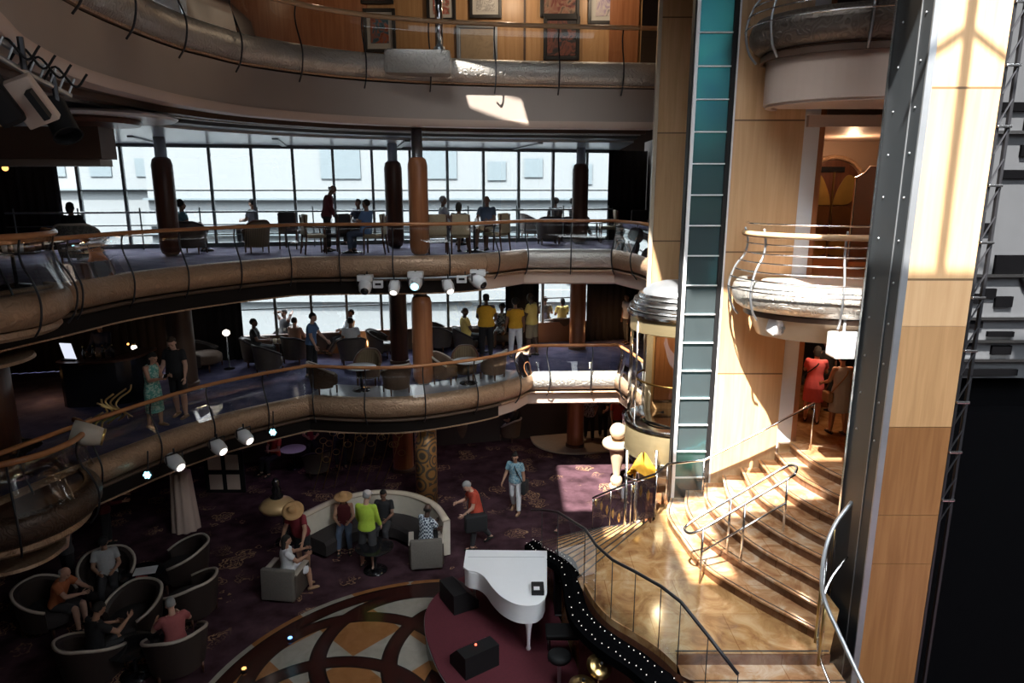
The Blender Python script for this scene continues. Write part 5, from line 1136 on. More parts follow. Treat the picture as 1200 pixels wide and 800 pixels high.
FURN = [
 (Z3, 'pattern', 95, 309, 20, 'grey patterned tub chair at the left end of the upper terrace', U3), (Z3, 'dark', 226, 297, 0, 'dark tub chair right of the leftmost column on the upper terrace', U3),
 (Z3, 'stripe', 302, 296, 40, 'striped rounded chair beside the low table on the upper terrace', U3), (Z3, 'dine_dark', 342, 291, 0, 'dark chair with wooden legs left of the standing man', U3),
 (Z3, 'dine_tan', 369, 297, -60, 'tan-backed chair right in front of the standing man', U3), (Z3, 'dine_dark', 396, 296, 60, 'dark chair just right of the standing man', U3), (Z3, 'dine_tan', 440, 297, 90, 'tan-backed chair at the right of the first dining table', U3),
 (Z3, 'dine_tan', 513, 297, 10, 'tan-backed chair right of the round-ended column, left one', U3), (Z3, 'dine_tan', 540, 297, 5, 'tan-backed chair right of the round-ended column, right one', U3), (Z3, 'dine_tan', 582, 294, 60, 'tan-backed chair behind the rail near the man in blue', U3),
 (Z3, 'dark', 622, 279, -70, 'dark tub chair left of the two heads on the upper terrace', U3), (Z3, 'dark', 643, 286, 10, 'dark tub chair with its back to the rail before two heads', U3), (Z3, 'wide', 667, 281, 20, 'wide dark settee where the two people sit on the upper terrace', U3),
 (Z3, 'dine_tan', 712, 284, 90, 'pale-seated chair left of the tables by the right curtain', U3), (Z3, 'dine_dark', 736, 279, 150, 'dark chair in front of the right curtain, left one', U3), (Z3, 'dine_dark', 748, 285, 170, 'dark chair in front of the right curtain, right one', U3),
 (Z3, 'dark_t', 283, 288, 0, 'low dark table left of the striped chair on the upper terrace', U3), (Z3, 'dine_t', 413, 296, 0, 'dining table with white top before the two seated people', U3), (Z3, 'dine_t', 556, 295, 0, 'dining table with white top before the man in blue', U3), (Z3, 'dark_t', 597, 281, 0, 'low dark table near the glass wall right of the man in blue', U3), (Z3, 'dark_t', 699, 281, 0, 'dark round table left of the pale-seated chair', U3),
 (Z2, 'tub', 380, 459, -55, 'brown tub chair at the corner of the lower terrace rail', L2), (Z2, 'stripe', 432, 449, 180, 'striped chair behind the small white table on the lower terrace', L2), (Z2, 'tub', 465, 460, 35, 'brown tub chair left of the round-ended column on the lower terrace', L2), (Z2, 'tub', 521, 448, -100, 'brown chair just right of the round-ended column on the lower terrace', L2),
 (Z2, 'stripe', 545, 444, 180, 'striped chair behind the second white table on the lower terrace', L2), (Z2, 'tub', 578, 443, 60, 'brown tub chair where the lower rail bends near the people in yellow', L2), (Z2, 'white_t', 424, 457, 0, 'small round white table beside the corner tub chair', L2), (Z2, 'white_t', 549, 449, 0, 'small round white table right of the round-ended column', L2),
 (Z2, 'wide', 236, 432, -90, 'curved dark settee beside the man in black, nearer one', L2), (Z2, 'wide', 234, 418, -90, 'curved dark settee beside the man in black, farther one', L2), (Z2, 'dark', 301, 428, -70, 'dark tub chair holding the person in black by the left window', L2), (Z2, 'dark', 316, 437, -40, 'dark tub chair turned away beside the two tea lights', L2), (Z2, 'dark', 348, 425, -20, 'dark tub chair of the person left of the man in blue shirt', L2), (Z2, 'dark', 335, 414, 150, 'dark tub chair of the person stretching both arms', L2),
 (Z2, 'dark', 413, 426, 20, 'dark tub chair of the person in white by the window', L2), (Z2, 'dark', 446, 418, -90, 'empty dark tub chair left of the dark round column', L2), (Z2, 'dark', 516, 411, -30, 'empty dark tub chair right of the columns, nearer one', L2), (Z2, 'dark', 510, 404, -30, 'empty dark tub chair right of the columns, farther one', L2), (Z2, 'dark', 546, 414, -80, 'dark tub chair of the grey-haired person in yellow', L2), (Z2, 'dark', 588, 405, 180, 'dark tub chair of the woman in the patterned dress', L2), (Z2, 'wide', 655, 395, 20, 'wide dark settee of the couple near the slim reddish column', L2), (Z2, 'wide', 708, 393, 70, 'dark settee right of the slim reddish column', L2),
 (0, 'box', 336, 694, -8, 'square-backed grey armchair of the woman in white', GR), (0, 'box', 500, 658, 8, 'square-backed grey armchair of the man in the checked shirt', GR),
 (0, 'swoop', 130, 700, -150, 'swooping pale-rimmed chair of the person in grey, farthest left group', GR), (0, 'swoop', 60, 735, -95, 'swooping pale-rimmed chair of the person in orange at the left edge', GR), (0, 'swoop', 113, 795, -20, 'swooping pale-rimmed chair of the person in black at the bottom', GR), (0, 'swoop', 210, 785, 35, 'swooping pale-rimmed chair of the person in pink', GR), (0, 'swoop', 218, 682, 115, 'empty swooping pale-rimmed chair at the right of the dark group, farther one', GR), (0, 'swoop', 226, 722, 75, 'empty swooping pale-rimmed chair at the right of the dark group, nearer one', GR), (0, 'swoop', 160, 745, 160, 'empty swooping pale-rimmed chair in the middle of the dark group', GR),
 (0, 'dark_t', 170, 700, 0, 'dark table with papers among the swooping chairs', GR), (0, 'dark_t', 160, 790, 0, 'dark table between the person in black and the person in pink', GR), (0, 'dark_t', 440, 668, 0, 'dark low table between the woman in white and the curved sofa', GR),
 (0, 'tub', 462, 524, -30, 'brown tub chair under the lower terrace left of the scroll column', GR), (0, 'tub', 540, 516, 30, 'brown tub chair under the lower terrace right of the scroll column', GR), (0, 'white_t', 569, 508, 0, 'white-topped table right of the scroll column under the terrace', GR), (0, 'dark_t', 545, 507, 0, 'dark table behind the brown chair under the terrace', GR), (0, 'white_t', 345, 548, 0, 'white-topped table in the violet-lit corner under the terrace', GR), (0, 'tub', 598, 515, 60, 'brown tub chair holding a dim guest under the terrace', GR), (0, 'dark', 372, 556, 30, 'dark tub chair in the violet-lit corner under the terrace', GR), (0, 'dark', 415, 540, -20, 'dark tub chair behind the wire flowers under the terrace', GR),
 (Z2-.02, 'dark_t', 22, 560, 0, 'dark table on the round left balcony of the lower terrace', L2), (Z2-.02, 'stripe', 10, 545, -60, 'pale chair on the round left balcony of the lower terrace', L2), (Z3, 'dark_t', 20, 335, 0, 'dark table with glasses on the round upper left balcony', U3),
]
FO = [place(k, G(u, v, z), f, lab, g) for z, k, u, v, f, lab, g in FURN]
for o, f in zip(FO, FURN):
    if f[1].endswith('_t'): o['category'] = 'table'; o['group'] = {U3: 'tables on the upper terrace', L2: 'tables on the lower terrace', GR: 'tables at ground level'}[f[6]]
# curved cream sofa
so = thing('curved_sofa', 'long curved cream sofa with dark seat around the group in the middle', 'sofa', (-3.2, 14.6, 0))
sc = smoothpath([G(u, v, .9) for u, v in ((358, 606), (392, 590), (432, 580), (474, 581), (505, 593), (520, 612))], 6); sc = [Vector((p.x, p.y)) for p in sc][::1]
MB().sweep(sc, [(0, .08), (.06, .45), (.0, .92), (-.09, .95), (-.15, .90), (-.14, .08)]).build('backrest', 'sofa_cream', so, 'auto'); MB().sweep(sc, [(.02, .90), (.03, .94), (-.04, .985), (-.13, .97), (-.16, .92)]).build('top_roll', 'pale_stone', so, True); MB().sweep(sc, [(.05, .1), (.62, .1), (.64, .36), (.58, .44), (.05, .45)]).build('seat', 'dark_fabric', so, 'auto')
# small things on tables
def glassware(p, label, g, s=1.):
    t = thing('drinking_glass', label, 'glass', p, 0, g); MB().lathe([(.028*s, 0), (.036*s, .12*s), (.033*s, .12*s), (.026*s, .01)], p, 14).build('bowl', 'white_paint', t, True); return t
def onT(u, v, z, h, dx=0, dy=0): return G(u, v, z)+Vector((dx, dy, h))
tag(MB().rbox(onT(170, 700, 0, .585, .05, .05), (.42, .30, .012), .004, .3).build('papers', 'paper'), 'white papers lying on the dark table of the left group', 'papers'); tag(MB().rbox(onT(170, 700, 0, .59, .1, -.22), (.22, .12, .02), .006, .1).build('folder', 'marker_red'), 'reddish folder below the white papers', 'folder')
glassware(onT(413, 296, Z3, .74, .1), 'white cup on the dining table before the two seated people', 'cups'); glassware(onT(556, 295, Z3, .74, .05), 'white cup on the dining table before the man in blue', 'cups')
p = onT(440, 668, 0, .58, -.1, .1); t = thing('water_bottle', 'clear water bottle on the dark low table by the sofa', 'bottle', p); MB().lathe([(.036, 0), (.038, .17), (.016, .23), (.015, .26)], p, 14).build('body', 'paper', t, True); MB().lathe([(.018, .255), (.018, .285), (0, .285)], p, 10).build('cap', 'white_paint', t, True)
for u, lab in ((324, 'left tea light glowing beside the lower terrace rail'), (330, 'right tea light glowing beside the lower terrace rail')):
    p = G(u, 424, Z2)+Vector((0, 0, .55)); t = thing('tea_light', lab, 'candle', p, 0, 'tea lights'); MB().lathe([(.05, 0), (.06, .14), (.055, .14), (.045, .02), (0, .02)], p, 14).build('holder', 'cream', t, True); MB().sphere(p+Vector((0, 0, .07)), .035, 8, 6).build('flame', 'lamp_warm', t, True)
    MB().lathe([(.09, -.55), (.09, -.53), (.02, -.5), (.02, -.02), (.08, 0)], p, 14).build('stand', 'dark_steel', t, True)

p = G(269, 432, Z2); t = thing('floor_lamp', 'thin dark floor lamp with small white shade beside the left window', 'lamp', p); MB().lathe([(.15, 0), (.15, .02), (.015, .05), (.012, .95)], p, 14).build('pole', 'black_gloss', t, True); MB().lathe([(.05, .95), (.10, 1.0), (.09, 1.08), (.03, 1.12), (0, 1.12)], p, 14).build('shade', 'lamp_white', t, True)
for i, (dx, dy, lab) in enumerate(((-.15, .05, 'left'), (.05, .16, 'rear'), (.14, -.06, 'right'))):
    glassware(G(20, 335, Z3)+Vector((dx, dy, .58)), '%s drinking glass on the round upper left balcony table' % lab, 'glasses on the round balcony table', 1.3)
# ---------------------------------------------------------------- people
def PS(u, v, z, label, face, dy=0., dx=0., **kw): return person(label, G(u, v, z)+Vector((dx, dy, 0)), face, **kw)
HB, HBr, HG = 'hair_black', 'hair_brown', 'hair_grey'
# ground floor, middle group
o, J = PS(432, 664, 0, 'person in lime green jumper and white cap standing by the curved sofa', -8, skin='skin_fair', top=('cloth_lime', 'long'), bottom=('cloth_charcoal', 'shorts'), hair=(HG, 'short'), hat=('cap_white', 'cap'), h=1.80, sh=(14, 10), el=(22, 20), head=(20, -15), spread=6)
PS(449, 640, 0, 'person in black top sitting on the curved sofa facing the lime jumper', 178, dy=.25, skin='skin_brown', pose='sit', top=('cloth_black', 'tee'), bottom=('cloth_charcoal', 'long'), hair=(HB, 'short'), h=1.68, sh=(30, 28), el=(50, 55), head=(22, 0), shoe='shoe_white')
PS(404, 640, 0, 'person with long dark hair and wide straw hat on the curved sofa', 190, dy=.1, skin='skin_tan', pose='sit', top=('cloth_wine', 'sleeveless'), bottom=('cloth_denim', 'long'), hair=(HB, 'long'), hat=('straw', 'straw'), h=1.66, head=(24, 0))
PS(500, 658, 0, 'person in checked blue and white shirt in the grey armchair', -38, skin='skin_dark', pose='sit', top=('check_shirt', 'tee'), bottom=('cloth_black', 'long'), hair=(HB, 'bald'), h=1.76, lean=4, head=(16, 22), sh=(38, 30), el=(50, 50))
o, J = PS(560, 640, 0, 'person in red polo shirt carrying a black bag, walking past the piano', 108, skin='skin_fair', top=('cloth_red', 'tee'), bottom=('cloth_charcoal', 'long'), hair=(HG, 'short'), h=1.76, hip=(16, -14), knee=(8, 22), lean=14, sh=(12, 24), el=(40, 70), inw=(10, 30), head=(30, 0), belly=.08)
shoulder_bag(o, J, 1., 'cloth_black', -1, 'large black bag slung over the shoulder of the red shirt', size=(.20, .52, .40), drop=.62)
o, J = PS(604, 600, 0, 'woman in blue print blouse and white trousers walking on the carpet', 160, skin='skin_tan', top=('blue_print', 'tee'), bottom=('cloth_white', 'long'), hair=(HB, 'bun'), h=1.68, hip=(9, -9), knee=(4, 14), sh=(-6, 8), el=(10, 40), abd=(10, 14), head=(14, 12), shoe='shoe_tan')
shoulder_bag(o, J, .96, 'cloth_black', -1, 'black handbag hanging beside the white trousers', size=(.12, .34, .32), drop=.62)
PS(336, 694, 0, 'woman in white dress with long dark hair sitting in the square grey armchair', -62, dx=.05, skin='skin_tan', pose='sit', top=('cloth_white', 'dress_tee'), hair=(HB, 'long'), h=1.66, shoe='shoe_tan', head=(8, 0), sh=(45, 40), el=(60, 60), lean=0)
PS(345, 668, 0, 'person in maroon shirt with straw hat leaning over the woman in white', 165, dx=.22, skin='skin_tan', top=('cloth_maroon', 'tee'), bottom=('cloth_black', 'shorts'), hair=(HBr, 'short'), hat=('straw', 'straw'), h=1.74, w=1.12, lean=20, hip=(4, -2), sh=(34, 10), abd=(26, 16), head=(24, 20), belly=.06)
# dark left group
PS(130, 700, 0, 'person in grey top and dark cap in a swooping chair behind the dark table', -150, skin='skin_tan', pose='sit', top=('cloth_grey', 'tee'), bottom=('cloth_charcoal', 'long'), hair=(HB, 'short'), hat=('cloth_black', 'cap'), h=1.74, head=(24, 0))
PS(72, 736, 0, 'person in orange top leaning forward at the left edge of the group', -92, skin='skin_fair', pose='sit', top=('cloth_orange', 'tee'), bottom=('cloth_charcoal', 'shorts'), hair=(HG, 'bald'), h=1.72, lean=18, sh=(50, 50), el=(40, 45))
PS(117, 795, 0, 'person in black shirt in a swooping chair at the bottom left', -32, skin='skin_tan', pose='sit', top=('cloth_black', 'tee'), bottom=('cloth_charcoal', 'shorts'), hair=(HB, 'short'), h=1.80, lean=6, sh=(30, 44), el=(50, 70), abd=(20, 30), head=(26, 0))
PS(210, 784, 0, 'person in pink shirt with grey hair in a swooping chair', 40, skin='skin_fair', pose='sit', top=('cloth_rose', 'tee'), bottom=('cloth_charcoal', 'shorts'), hair=(HG, 'short'), h=1.74, lean=2, sh=(30, 34), abd=(26, 26), head=(24, 0))
PS(84, 690, 0, 'dim person with bare arms standing left of the chair with the grey top', 160, skin='skin_fair', top=('cloth_charcoal', 'sleeveless'), bottom=('cloth_black', 'long'), hair=(HB, 'bob'), h=1.66, sh=(20, 30), el=(60, 50))
PS(128, 640, 0, 'dim person in dark red jacket seen below the round left balcony', -60, skin='skin_tan', top=('cloth_wine', 'long'), bottom=('cloth_black', 'long'), hair=(HB, 'short'), h=1.72, sh=(30, 30), el=(60, 60))
# ground floor under the terrace
PS(400, 548, 0, 'dark figure standing under the terrace behind the wire flowers', 20, skin='skin_tan', top=('cloth_black', 'long'), bottom=('cloth_black', 'long'), hair=(HB, 'short'), h=1.74)
PS(598, 515, 0, 'dim guest reclining in a chair under the terrace by the white-topped table', 60, skin='skin_tan', pose='sit', top=('cloth_charcoal', 'tee'), bottom=('cloth_grey', 'long'), hair=(HB, 'short'), h=1.74, lean=-20)
for u, v, f, tp, lab in ((690, 516, 170, 'dark_print', 'dim person in patterned top behind the glossy reddish column'), (706, 514, 150, 'cloth_black', 'dim person in black with bare arms right of the glossy reddish column'), (722, 520, -170, 'cloth_red', 'dim person in orange-red top behind the pale sculpture')):
    PS(u, v, 0, lab, f, skin='skin_tan', top=(tp, 'tee'), bottom=('cloth_black', 'long'), hair=(HB, 'short'), h=1.68, sh=(30, 10), el=(60, 20))
PS(324, 552, 0, 'dim seated person in red with arms folded in the violet-lit corner', 150, skin='skin_tan', pose='sit', top=('cloth_red', 'tee'), bottom=('cloth_black', 'long'), hair=(HB, 'short'), h=1.70, inw=(50, 50))
PS(366, 534, 0, 'dim seated person in dark red far back in the violet-lit corner', 200, skin='skin_tan', pose='sit', top=('cloth_maroon', 'tee'), bottom=('cloth_black', 'long'), hair=(HB, 'short'), h=1.70)
# lower terrace
PS(213, 488, Z2, 'large man in black t-shirt standing with his hand on the lower rail', 172, skin='skin_fair', top=('cloth_black', 'tee'), bottom=('cloth_black', 'shorts'), hair=(HBr, 'short'), h=1.84, w=1.12, belly=.06, sh=(10, 16), el=(16, 26), abd=(16, 10), head=(24, 14), shoe='shoe_tan')
o, J = PS(184, 500, Z2, 'woman in green print skirt looking at her phone on the lower terrace', -100, skin='skin_tan', top=('green_print', 'sleeveless'), bottom=('green_print', 'skirt'), hair=(HB, 'long'), h=1.64, sh=(14, 20), el=(85, 80), inw=(15, 15), head=(26, 0), shoe='shoe_tan', hand='grip')
a = J['arms'][1]; p = o.matrix_basis @ (a[2]+a[3]*.10); t = thing('phone', 'bright phone held by the woman in the green skirt', 'phone', p); MB().rbox(p+Vector((0, 0, .02)), (.08, .012, .15), .006, .9, .5).build('phone_body', 'black_gloss', t)
MB().box(p+Vector((-.006, .004, .022)), (.07, .012, .135), .9, .5).build('screen', 'screen', t)
PS(112, 462, Z2, 'dark-suited bartender standing behind the dark bar counter', 185, dy=.55, skin='skin_brown', top=('cloth_navy', 'long'), bottom=('cloth_black', 'long'), hair=(HB, 'short'), h=1.74, sh=(26, 20), el=(50, 40))
PS(303, 428, Z2, 'silhouetted person in black in the tub chair by the left window', -80, skin='skin_brown', pose='sit', top=('cloth_black', 'tee'), bottom=('cloth_black', 'long'), hair=(HB, 'short'), h=1.74)
PS(335, 413, Z2, 'person stretching both arms behind the head by the left window', 150, skin='skin_brown', pose='sit', top=('cloth_charcoal', 'sleeveless'), bottom=('cloth_black', 'long'), hair=(HB, 'short'), h=1.72, sh=(165, 165), abd=(38, 38), el=(95, 95), inw=(40, 40))
PS(349, 424, Z2, 'person with bare shoulders seated left of the man in blue shirt', -10, skin='skin_fair', pose='sit', top=('skin_tan', 'sleeveless'), bottom=('cloth_black', 'long'), hair=(HB, 'short'), h=1.70)
PS(367, 441, Z2, 'man in blue shirt and dark trousers standing on the lower terrace', -95, skin='skin_fair', top=('cloth_blue', 'tee'), bottom=('cloth_black', 'long'), hair=(HB, 'short'), h=1.74, lean=6, sh=(24, 10), el=(20, 16))
PS(413, 426, Z2, 'person in white shirt sitting with back to the rail by the window', 14, skin='skin_brown', pose='sit', top=('cloth_white', 'tee'), bottom=('cloth_black', 'long'), hair=(HB, 'short'), h=1.74)
PS(408, 413, Z2, 'person in pale shirt facing the white-shirted one by the window', 130, skin='skin_brown', pose='sit', top=('cloth_white', 'long'), bottom=('cloth_charcoal', 'long'), hair=(HB, 'short'), h=1.74, lean=-16, hip=(78, 84), knee=(40, 50))
PS(547, 415, Z2, 'grey-haired person in yellow seated left of the standing people', -70, skin='skin_dark', pose='sit', top=('cloth_pale_yellow', 'tee'), bottom=('cloth_black', 'long'), hair=(HG, 'bald'), h=1.86, w=1.15)
PS(570, 420, Z2, 'man in bright yellow shirt and black cap standing with back turned', -4, skin='skin_dark', top=('cloth_yellow', 'tee'), bottom=('cloth_black', 'long'), hair=(HB, 'short'), hat=('cloth_black', 'cap'), h=1.92, w=1.28, abd=(14, 14), sh=(20, 20), el=(50, 50))
PS(588, 404, Z2, 'woman in black and white dress seated between the yellow shirts', 170, skin='skin_brown', pose='sit', top=('dark_print', 'dress'), hair=(HB, 'afro'), h=1.70)
PS(604, 419, Z2, 'woman in yellow shirt and white trousers with crossbody strap', 10, skin='skin_brown', top=('cloth_yellow', 'tee'), bottom=('cloth_white', 'long'), hair=(HB, 'afro'), h=1.78, w=1.22, abd=(12, 12))
PS(623, 417, Z2, 'man in pale yellow shirt and khaki shorts standing in profile', 60, skin='skin_dark', top=('cloth_pale_yellow', 'tee'), bottom=('cloth_khaki', 'shorts'), hair=(HB, 'bald'), h=1.92, w=1.16, sh=(14, 10), el=(40, 30))
PS(654, 393, Z2, 'person in pale yellow seen from behind on the settee before the window', 12, skin='skin_brown', pose='sit', top=('cloth_pale_yellow', 'tee'), bottom=('cloth_charcoal', 'long'), hair=(HB, 'bob'), h=1.68, dx=.12)
PS(646, 392, Z2, 'person in patterned top next to the one in pale yellow', -8, skin='skin_brown', pose='sit', top=('paisley', 'tee'), bottom=('cloth_charcoal', 'long'), hair=(HBr, 'short'), h=1.72, dx=-.22)
PS(705, 393, Z2, 'person in yellow and white reclining with legs out before the curtain', 105, skin='skin_brown', pose='sit', top=('cloth_pale_yellow', 'long'), bottom=('cloth_grey', 'long'), hair=(HB, 'short'), h=1.74, lean=-22, hip=(70, 76), knee=(40, 48))
PS(745, 405, Z2, 'person in white t-shirt beside the glass lift', 120, dx=-.25, dy=.3, skin='skin_brown', top=('cloth_white', 'tee'), bottom=('cloth_black', 'long'), hair=(HB, 'bob'), h=1.66)
# upper terrace
PS(378, 297, Z3, 'man in dark red jacket standing before the glass wall', -70, dy=.6, skin='skin_brown', top=('cloth_wine', 'long'), bottom=('cloth_black', 'long'), hair=('hair_grey', 'bald'), h=1.76, lean=10, sh=(-6, 6), head=(26, 0))
PS(92, 307, Z3, 'dim person in black in the patterned chair at the far left rail', 10, skin='skin_brown', pose='sit', top=('cloth_black', 'long'), bottom=('cloth_black', 'long'), hair=(HB, 'bob'), h=1.70)
PS(220, 296, Z3, 'person in teal top seated right of the leftmost column', -60, skin='skin_brown', pose='sit', top=('cloth_teal', 'tee'), bottom=('cloth_black', 'long'), hair=(HB, 'afro'), h=1.70)
PS(284, 288, Z3, 'person with visor cap and pale top at the low table', 75, dx=.35, skin='skin_tan', pose='sit', top=('cloth_grey', 'tee'), bottom=('cloth_black', 'long'), hair=(HB, 'short'), hat=('cloth_charcoal', 'cap'), h=1.70)
PS(430, 297, Z3, 'person in blue shirt seated at the first dining table, nearer one', 70, skin='skin_brown', pose='sit', top=('cloth_blue', 'tee'), bottom=('cloth_denim', 'long'), hair=(HB, 'short'), h=1.74)
PS(419, 287, Z3, 'person behind the one in blue at the first dining table', 150, skin='skin_brown', pose='sit', top=('cloth_navy', 'tee'), bottom=('cloth_black', 'long'), hair=(HB, 'short'), h=1.70, dy=.2)
PS(522, 288, Z3, 'person in grey shirt with short hair leaning at the second dining table', -70, skin='skin_brown', pose='sit', top=('cloth_grey', 'tee'), bottom=('cloth_black', 'long'), hair=(HG, 'short'), h=1.82)
PS(539, 297, Z3, 'dark-haired person with back to the rail at the second dining table', -10, skin='skin_brown', pose='sit', top=('cloth_charcoal', 'tee'), bottom=('cloth_khaki', 'shorts'), hair=(HB, 'bob'), h=1.64)
PS(570, 292, Z3, 'bald man in blue shirt facing the rail at the second dining table', 165, dy=.2, skin='skin_brown', pose='sit', top=('cloth_denim', 'tee'), bottom=('cloth_khaki', 'shorts'), hair=(HB, 'bald'), h=1.84)
PS(660, 281, Z3, 'left of two dark heads above the settee on the upper terrace', 10, dx=-.28, skin='skin_dark', pose='sit', top=('cloth_black', 'tee'), bottom=('cloth_black', 'long'), hair=(HB, 'afro'), h=1.70)
PS(668, 281, Z3, 'right of two dark heads above the settee on the upper terrace', -60, dx=.12, skin='skin_dark', pose='sit', top=('cloth_black', 'tee'), bottom=('cloth_black', 'long'), hair=(HB, 'afro'), h=1.66, hip=(76, 80), knee=(50, 45))
# doorway on the right
o, J = PS(950, 494, Z2, 'woman in coral red dress with black shoulder strap in the doorway', -25, skin='skin_fair', top=('cloth_pink', 'dress_tee'), hair=(HB, 'bob'), h=1.66, w=1.08, lean=10, sh=(30, 26), el=(60, 60))
shoulder_bag(o, J, .95, 'cloth_black', -1, 'black bag strapped across the coral red dress', size=(.10, .26, .20), drop=.45)
o, J = PS(980, 508, Z2, 'woman in pale grey dress with tan strap in the doorway', 6, skin='skin_tan', top=('cloth_grey', 'dress'), hair=(HB, 'bun'), h=1.70, shoe='shoe_black', sh=(16, 8), el=(50, 20))
shoulder_bag(o, J, .97, 'shoe_tan', -1, 'tan handbag carried by the woman in the pale grey dress', size=(.12, .26, .22), drop=.58)
PS(1006, 500, Z2, 'person in black trousers and grey top partly behind the dark column', 12, skin='skin_tan', top=('cloth_charcoal', 'tee'), bottom=('cloth_black', 'long'), hair=(HB, 'short'), h=1.70)
PS(964, 482, Z2, 'dark figure standing deeper in the doorway between the two women', 20, skin='skin_brown', top=('cloth_black', 'tee'), bottom=('cloth_black', 'long'), hair=(HB, 'short'), h=1.70)
# ---------------------------------------------------------------- outside: quay and white buildings
struct('ground', MB().box((0, 75, -4), (300, 100, .4)), 'pier')
def building(name, label, x0, x1, y, z0, z1, depth, wins, bands, mat='facade'):
    t = thing(name, label, 'building', ((x0+x1)/2, y, z0)); MB().box(((x0+x1)/2, y+depth/2, (z0+z1)/2), (x1-x0, depth, z1-z0)).build('wall', mat, t)
    w0 = None
    for x, z, w, h in wins: MB().box((x, y-.02, z), (w, .12, h)).build('window', 'facade_blue', t)
    for z, h in bands: MB().box(((x0+x1)/2, y-.15, z), (x1-x0+.3, .5, h)).build('ledge', 'facade_blue' if h < .2 else 'facade', t)
    return t
building('apartment_tower', 'pale apartment tower with bluish windows seen through the left glass', -46, -25.5, 52, -4, 30, 12, [(-44+i*3.4, 9.8+j*2.4, 1.6, 1.3) for i in range(6) for j in range(3)], [(8.2, .12)])
building('apartment_tower', 'farther faint tower with rows of small windows right of the left column', -24.5, -13, 66, -4, 34, 12, [(-23.5+i*1.7, 10.6+j*1.6, .7, .8) for i in range(6) for j in range(3)], [(7.8, .12)])
building('terminal', 'long white terminal building with two square windows behind the glass wall', -24, 26, 46, -4, 13.5, 10, [(-11.2, 9.9, 2.6, 2.0), (-4.9, 9.9, 2.6, 2.0), (-1.0, 9.4, 1.2, 1.2), (1.4, 9.6, 1.2, 1.2), (4.6, 9.2, 1.3, 1.3)]+[(-20+i*5., 3.2, 2.6, 2.4) for i in range(9)], [(7.6, .12), (6.3, .9), (5.3, .14), (1.2, .8)])
# ---------------------------------------------------------------- light
w = bpy.data.worlds.new('world'); S.world = w; w.use_nodes = True; nt = w.node_tree; nt.nodes.clear()
tc = nt.nodes.new('ShaderNodeTexCoord'); sx = nt.nodes.new('ShaderNodeSeparateXYZ'); rp = nt.nodes.new('ShaderNodeValToRGB'); bg = nt.nodes.new('ShaderNodeBackground'); ow = nt.nodes.new('ShaderNodeOutputWorld')
nt.links.new(tc.outputs['Generated'], sx.inputs[0]); nt.links.new(sx.outputs[2], rp.inputs[0]); nt.links.new(rp.outputs[0], bg.inputs[0]); nt.links.new(bg.outputs[0], ow.inputs[0])
e = rp.color_ramp.elements; e[0].position = 0.; e[0].color = (.052, .057, .060, 1); e[1].position = .7; e[1].color = (.90, .96, 1., 1)
q = e.new(.25); q.color = (.08, .086, .09, 1)
SKY = 18.0; bg.inputs[1].default_value = SKY
sun = bpy.data.lights.new('sun', 'SUN'); sun.energy = 21.5; sun.angle = rad(.6); sun.color = (1, .95, .87)
so_ = bpy.data.objects.new('sun', sun); COL.objects.link(so_)
TS = Vector((-.25, -.50, .86)).normalized(); so_.rotation_euler = TS.to_track_quat('Z', 'Y').to_euler()
HOLES = [(-3.0, -1.2, 7.7, 11.45), (-1.2, .85, 5.8, 11.45), (.85, 2.75, 5.0, 7.75), (.1, .85, 5.0, 5.8), (-.9, -.15, 2.3, 5.0), (-.15, 1.9, 3.9, 5.0), (-2.1, -1.2, 4.6, 7.7), (2.75, 5.0, 4.2, 6.4), (5.0, 6.6, 4.9, 8.2), (-2.45, -1.15, 13.66, 14.05), (8.0, 11, .5, 3.6), (3.0, 11, -6, .5)]  # unseen roof openings, shaped so the sun falls in chosen patches
BAFFLE = Vector((TS.x, TS.y, TS.z))*(3.2/TS.z)
mb = MB()
for h in HOLES[:-2]:   # unseen slanted baffles added to keep diffuse sky off the left floor
    q = [Vector((h[i], h[j], 15.0)) for i, j in ((0, 2), (1, 2), (1, 3), (0, 3))]; mb.put(q+[p+BAFFLE for p in q], [(0, 1, 5, 4), (1, 2, 6, 5), (2, 3, 7, 6), (3, 0, 4, 7)])
struct('ceiling', mb, 'dark_wall')
a, b = Vector((3.18, 4.1, 15.0)), Vector((4.30, 6.45, 15.0)); struct('ceiling', MB().tube([a, b], .085, 4).tube([Vector((4.05, 5.95, 15)), Vector((4.9, 5.55, 15))], .035, 4).tube([Vector((4.05, 5.95, 15)), Vector((3.3, 5.7, 15))], .035, 4), 'steel')
roof(HOLES, -14.2, 11.6, -6.7, 24.8, 15.0)
def portal(x0, x1, y0, y1, z):
    l = bpy.data.lights.new('portal', 'AREA'); l.shape = 'RECTANGLE'; l.size = x1-x0; l.size_y = y1-y0; l.cycles.is_portal = True
    o = bpy.data.objects.new('portal', l); COL.objects.link(o); o.location = ((x0+x1)/2, (y0+y1)/2, z)
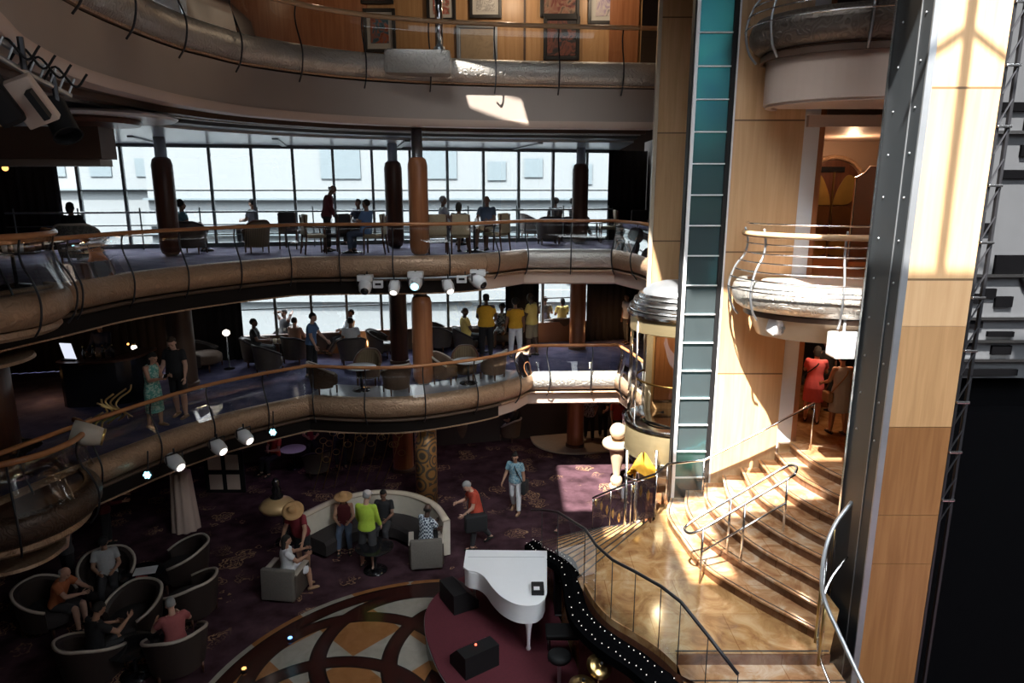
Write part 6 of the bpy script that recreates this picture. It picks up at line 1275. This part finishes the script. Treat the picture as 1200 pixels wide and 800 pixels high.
for h in HOLES: portal(*h, 15.0)
for z0, z1 in ((6.7, 9.4), (3.95, 6.05)):
    l = bpy.data.lights.new('portal', 'AREA'); l.shape = 'RECTANGLE'; l.size = 16; l.size_y = z1-z0; l.cycles.is_portal = True
    o = bpy.data.objects.new('portal', l); COL.objects.link(o); x = -4.2; o.location = (x, wy(x)+.35, (z0+z1)/2); o.rotation_euler = (-math.pi/2, 0, ANG)
def bulb(p, e_, col, r=.08):
    l = bpy.data.lights.new('lamp', 'POINT'); l.energy = e_; l.color = col; l.shadow_soft_size = r; o = bpy.data.objects.new('lamp', l); COL.objects.link(o); o.location = p
for p, e_ in (((-9.2, 18.2, 3.75), 12), ((-4.4, 19.9, 3.7), 10), ((.9, 21.3, 3.7), 6), ((3.4, 21.5, 3.7), 8), ((-11, 15.5, 3.9), 8)): bulb(p, e_, (1, .5, .2))
bulb((3.3, 13.75, 5.15), 30, (1, .8, .5)); bulb((-6, 18.5, 2.2), 8, (.75, .45, 1)); bulb((2.2, 21.8, 2.3), 14, (1, .6, .35)); bulb((-1.5, 19.5, 2.4), 8, (.9, .6, .8)); bulb((7.2, 15.0, 9.0), 40, (1, .62, .36)); bulb((6.6, 13.8, 5.6), 45, (1, .66, .40)); bulb((-4.5, 17.6, 13.4), 8, (1, .72, .45)); bulb((0, 18.6, 13.6), 75, (1, .78, .55)); bulb((2.4, 18.8, 13.6), 50, (1, .78, .55))  # lamps without fittings, added to brighten lift cab, doorway, balcony room and gallery
vs_ = S.view_settings; S.display_settings.display_device = 'sRGB'; vs_.view_transform = 'Standard'; vs_.look = 'None'; vs_.gamma = 1; vs_.use_curve_mapping = False; vs_.exposure = 0.32
cy = S.cycles; cy.use_denoising = True; cy.max_bounces = 8; cy.diffuse_bounces = 4; cy.glossy_bounces = 3; cy.transparent_max_bounces = 24; cy.caustics_reflective = False; cy.caustics_refractive = False; cy.sample_clamp_indirect = 6
for o in list(S.objects):
    if o.type == 'EMPTY' or o.parent is None: o.rotation_mode = 'XYZ'
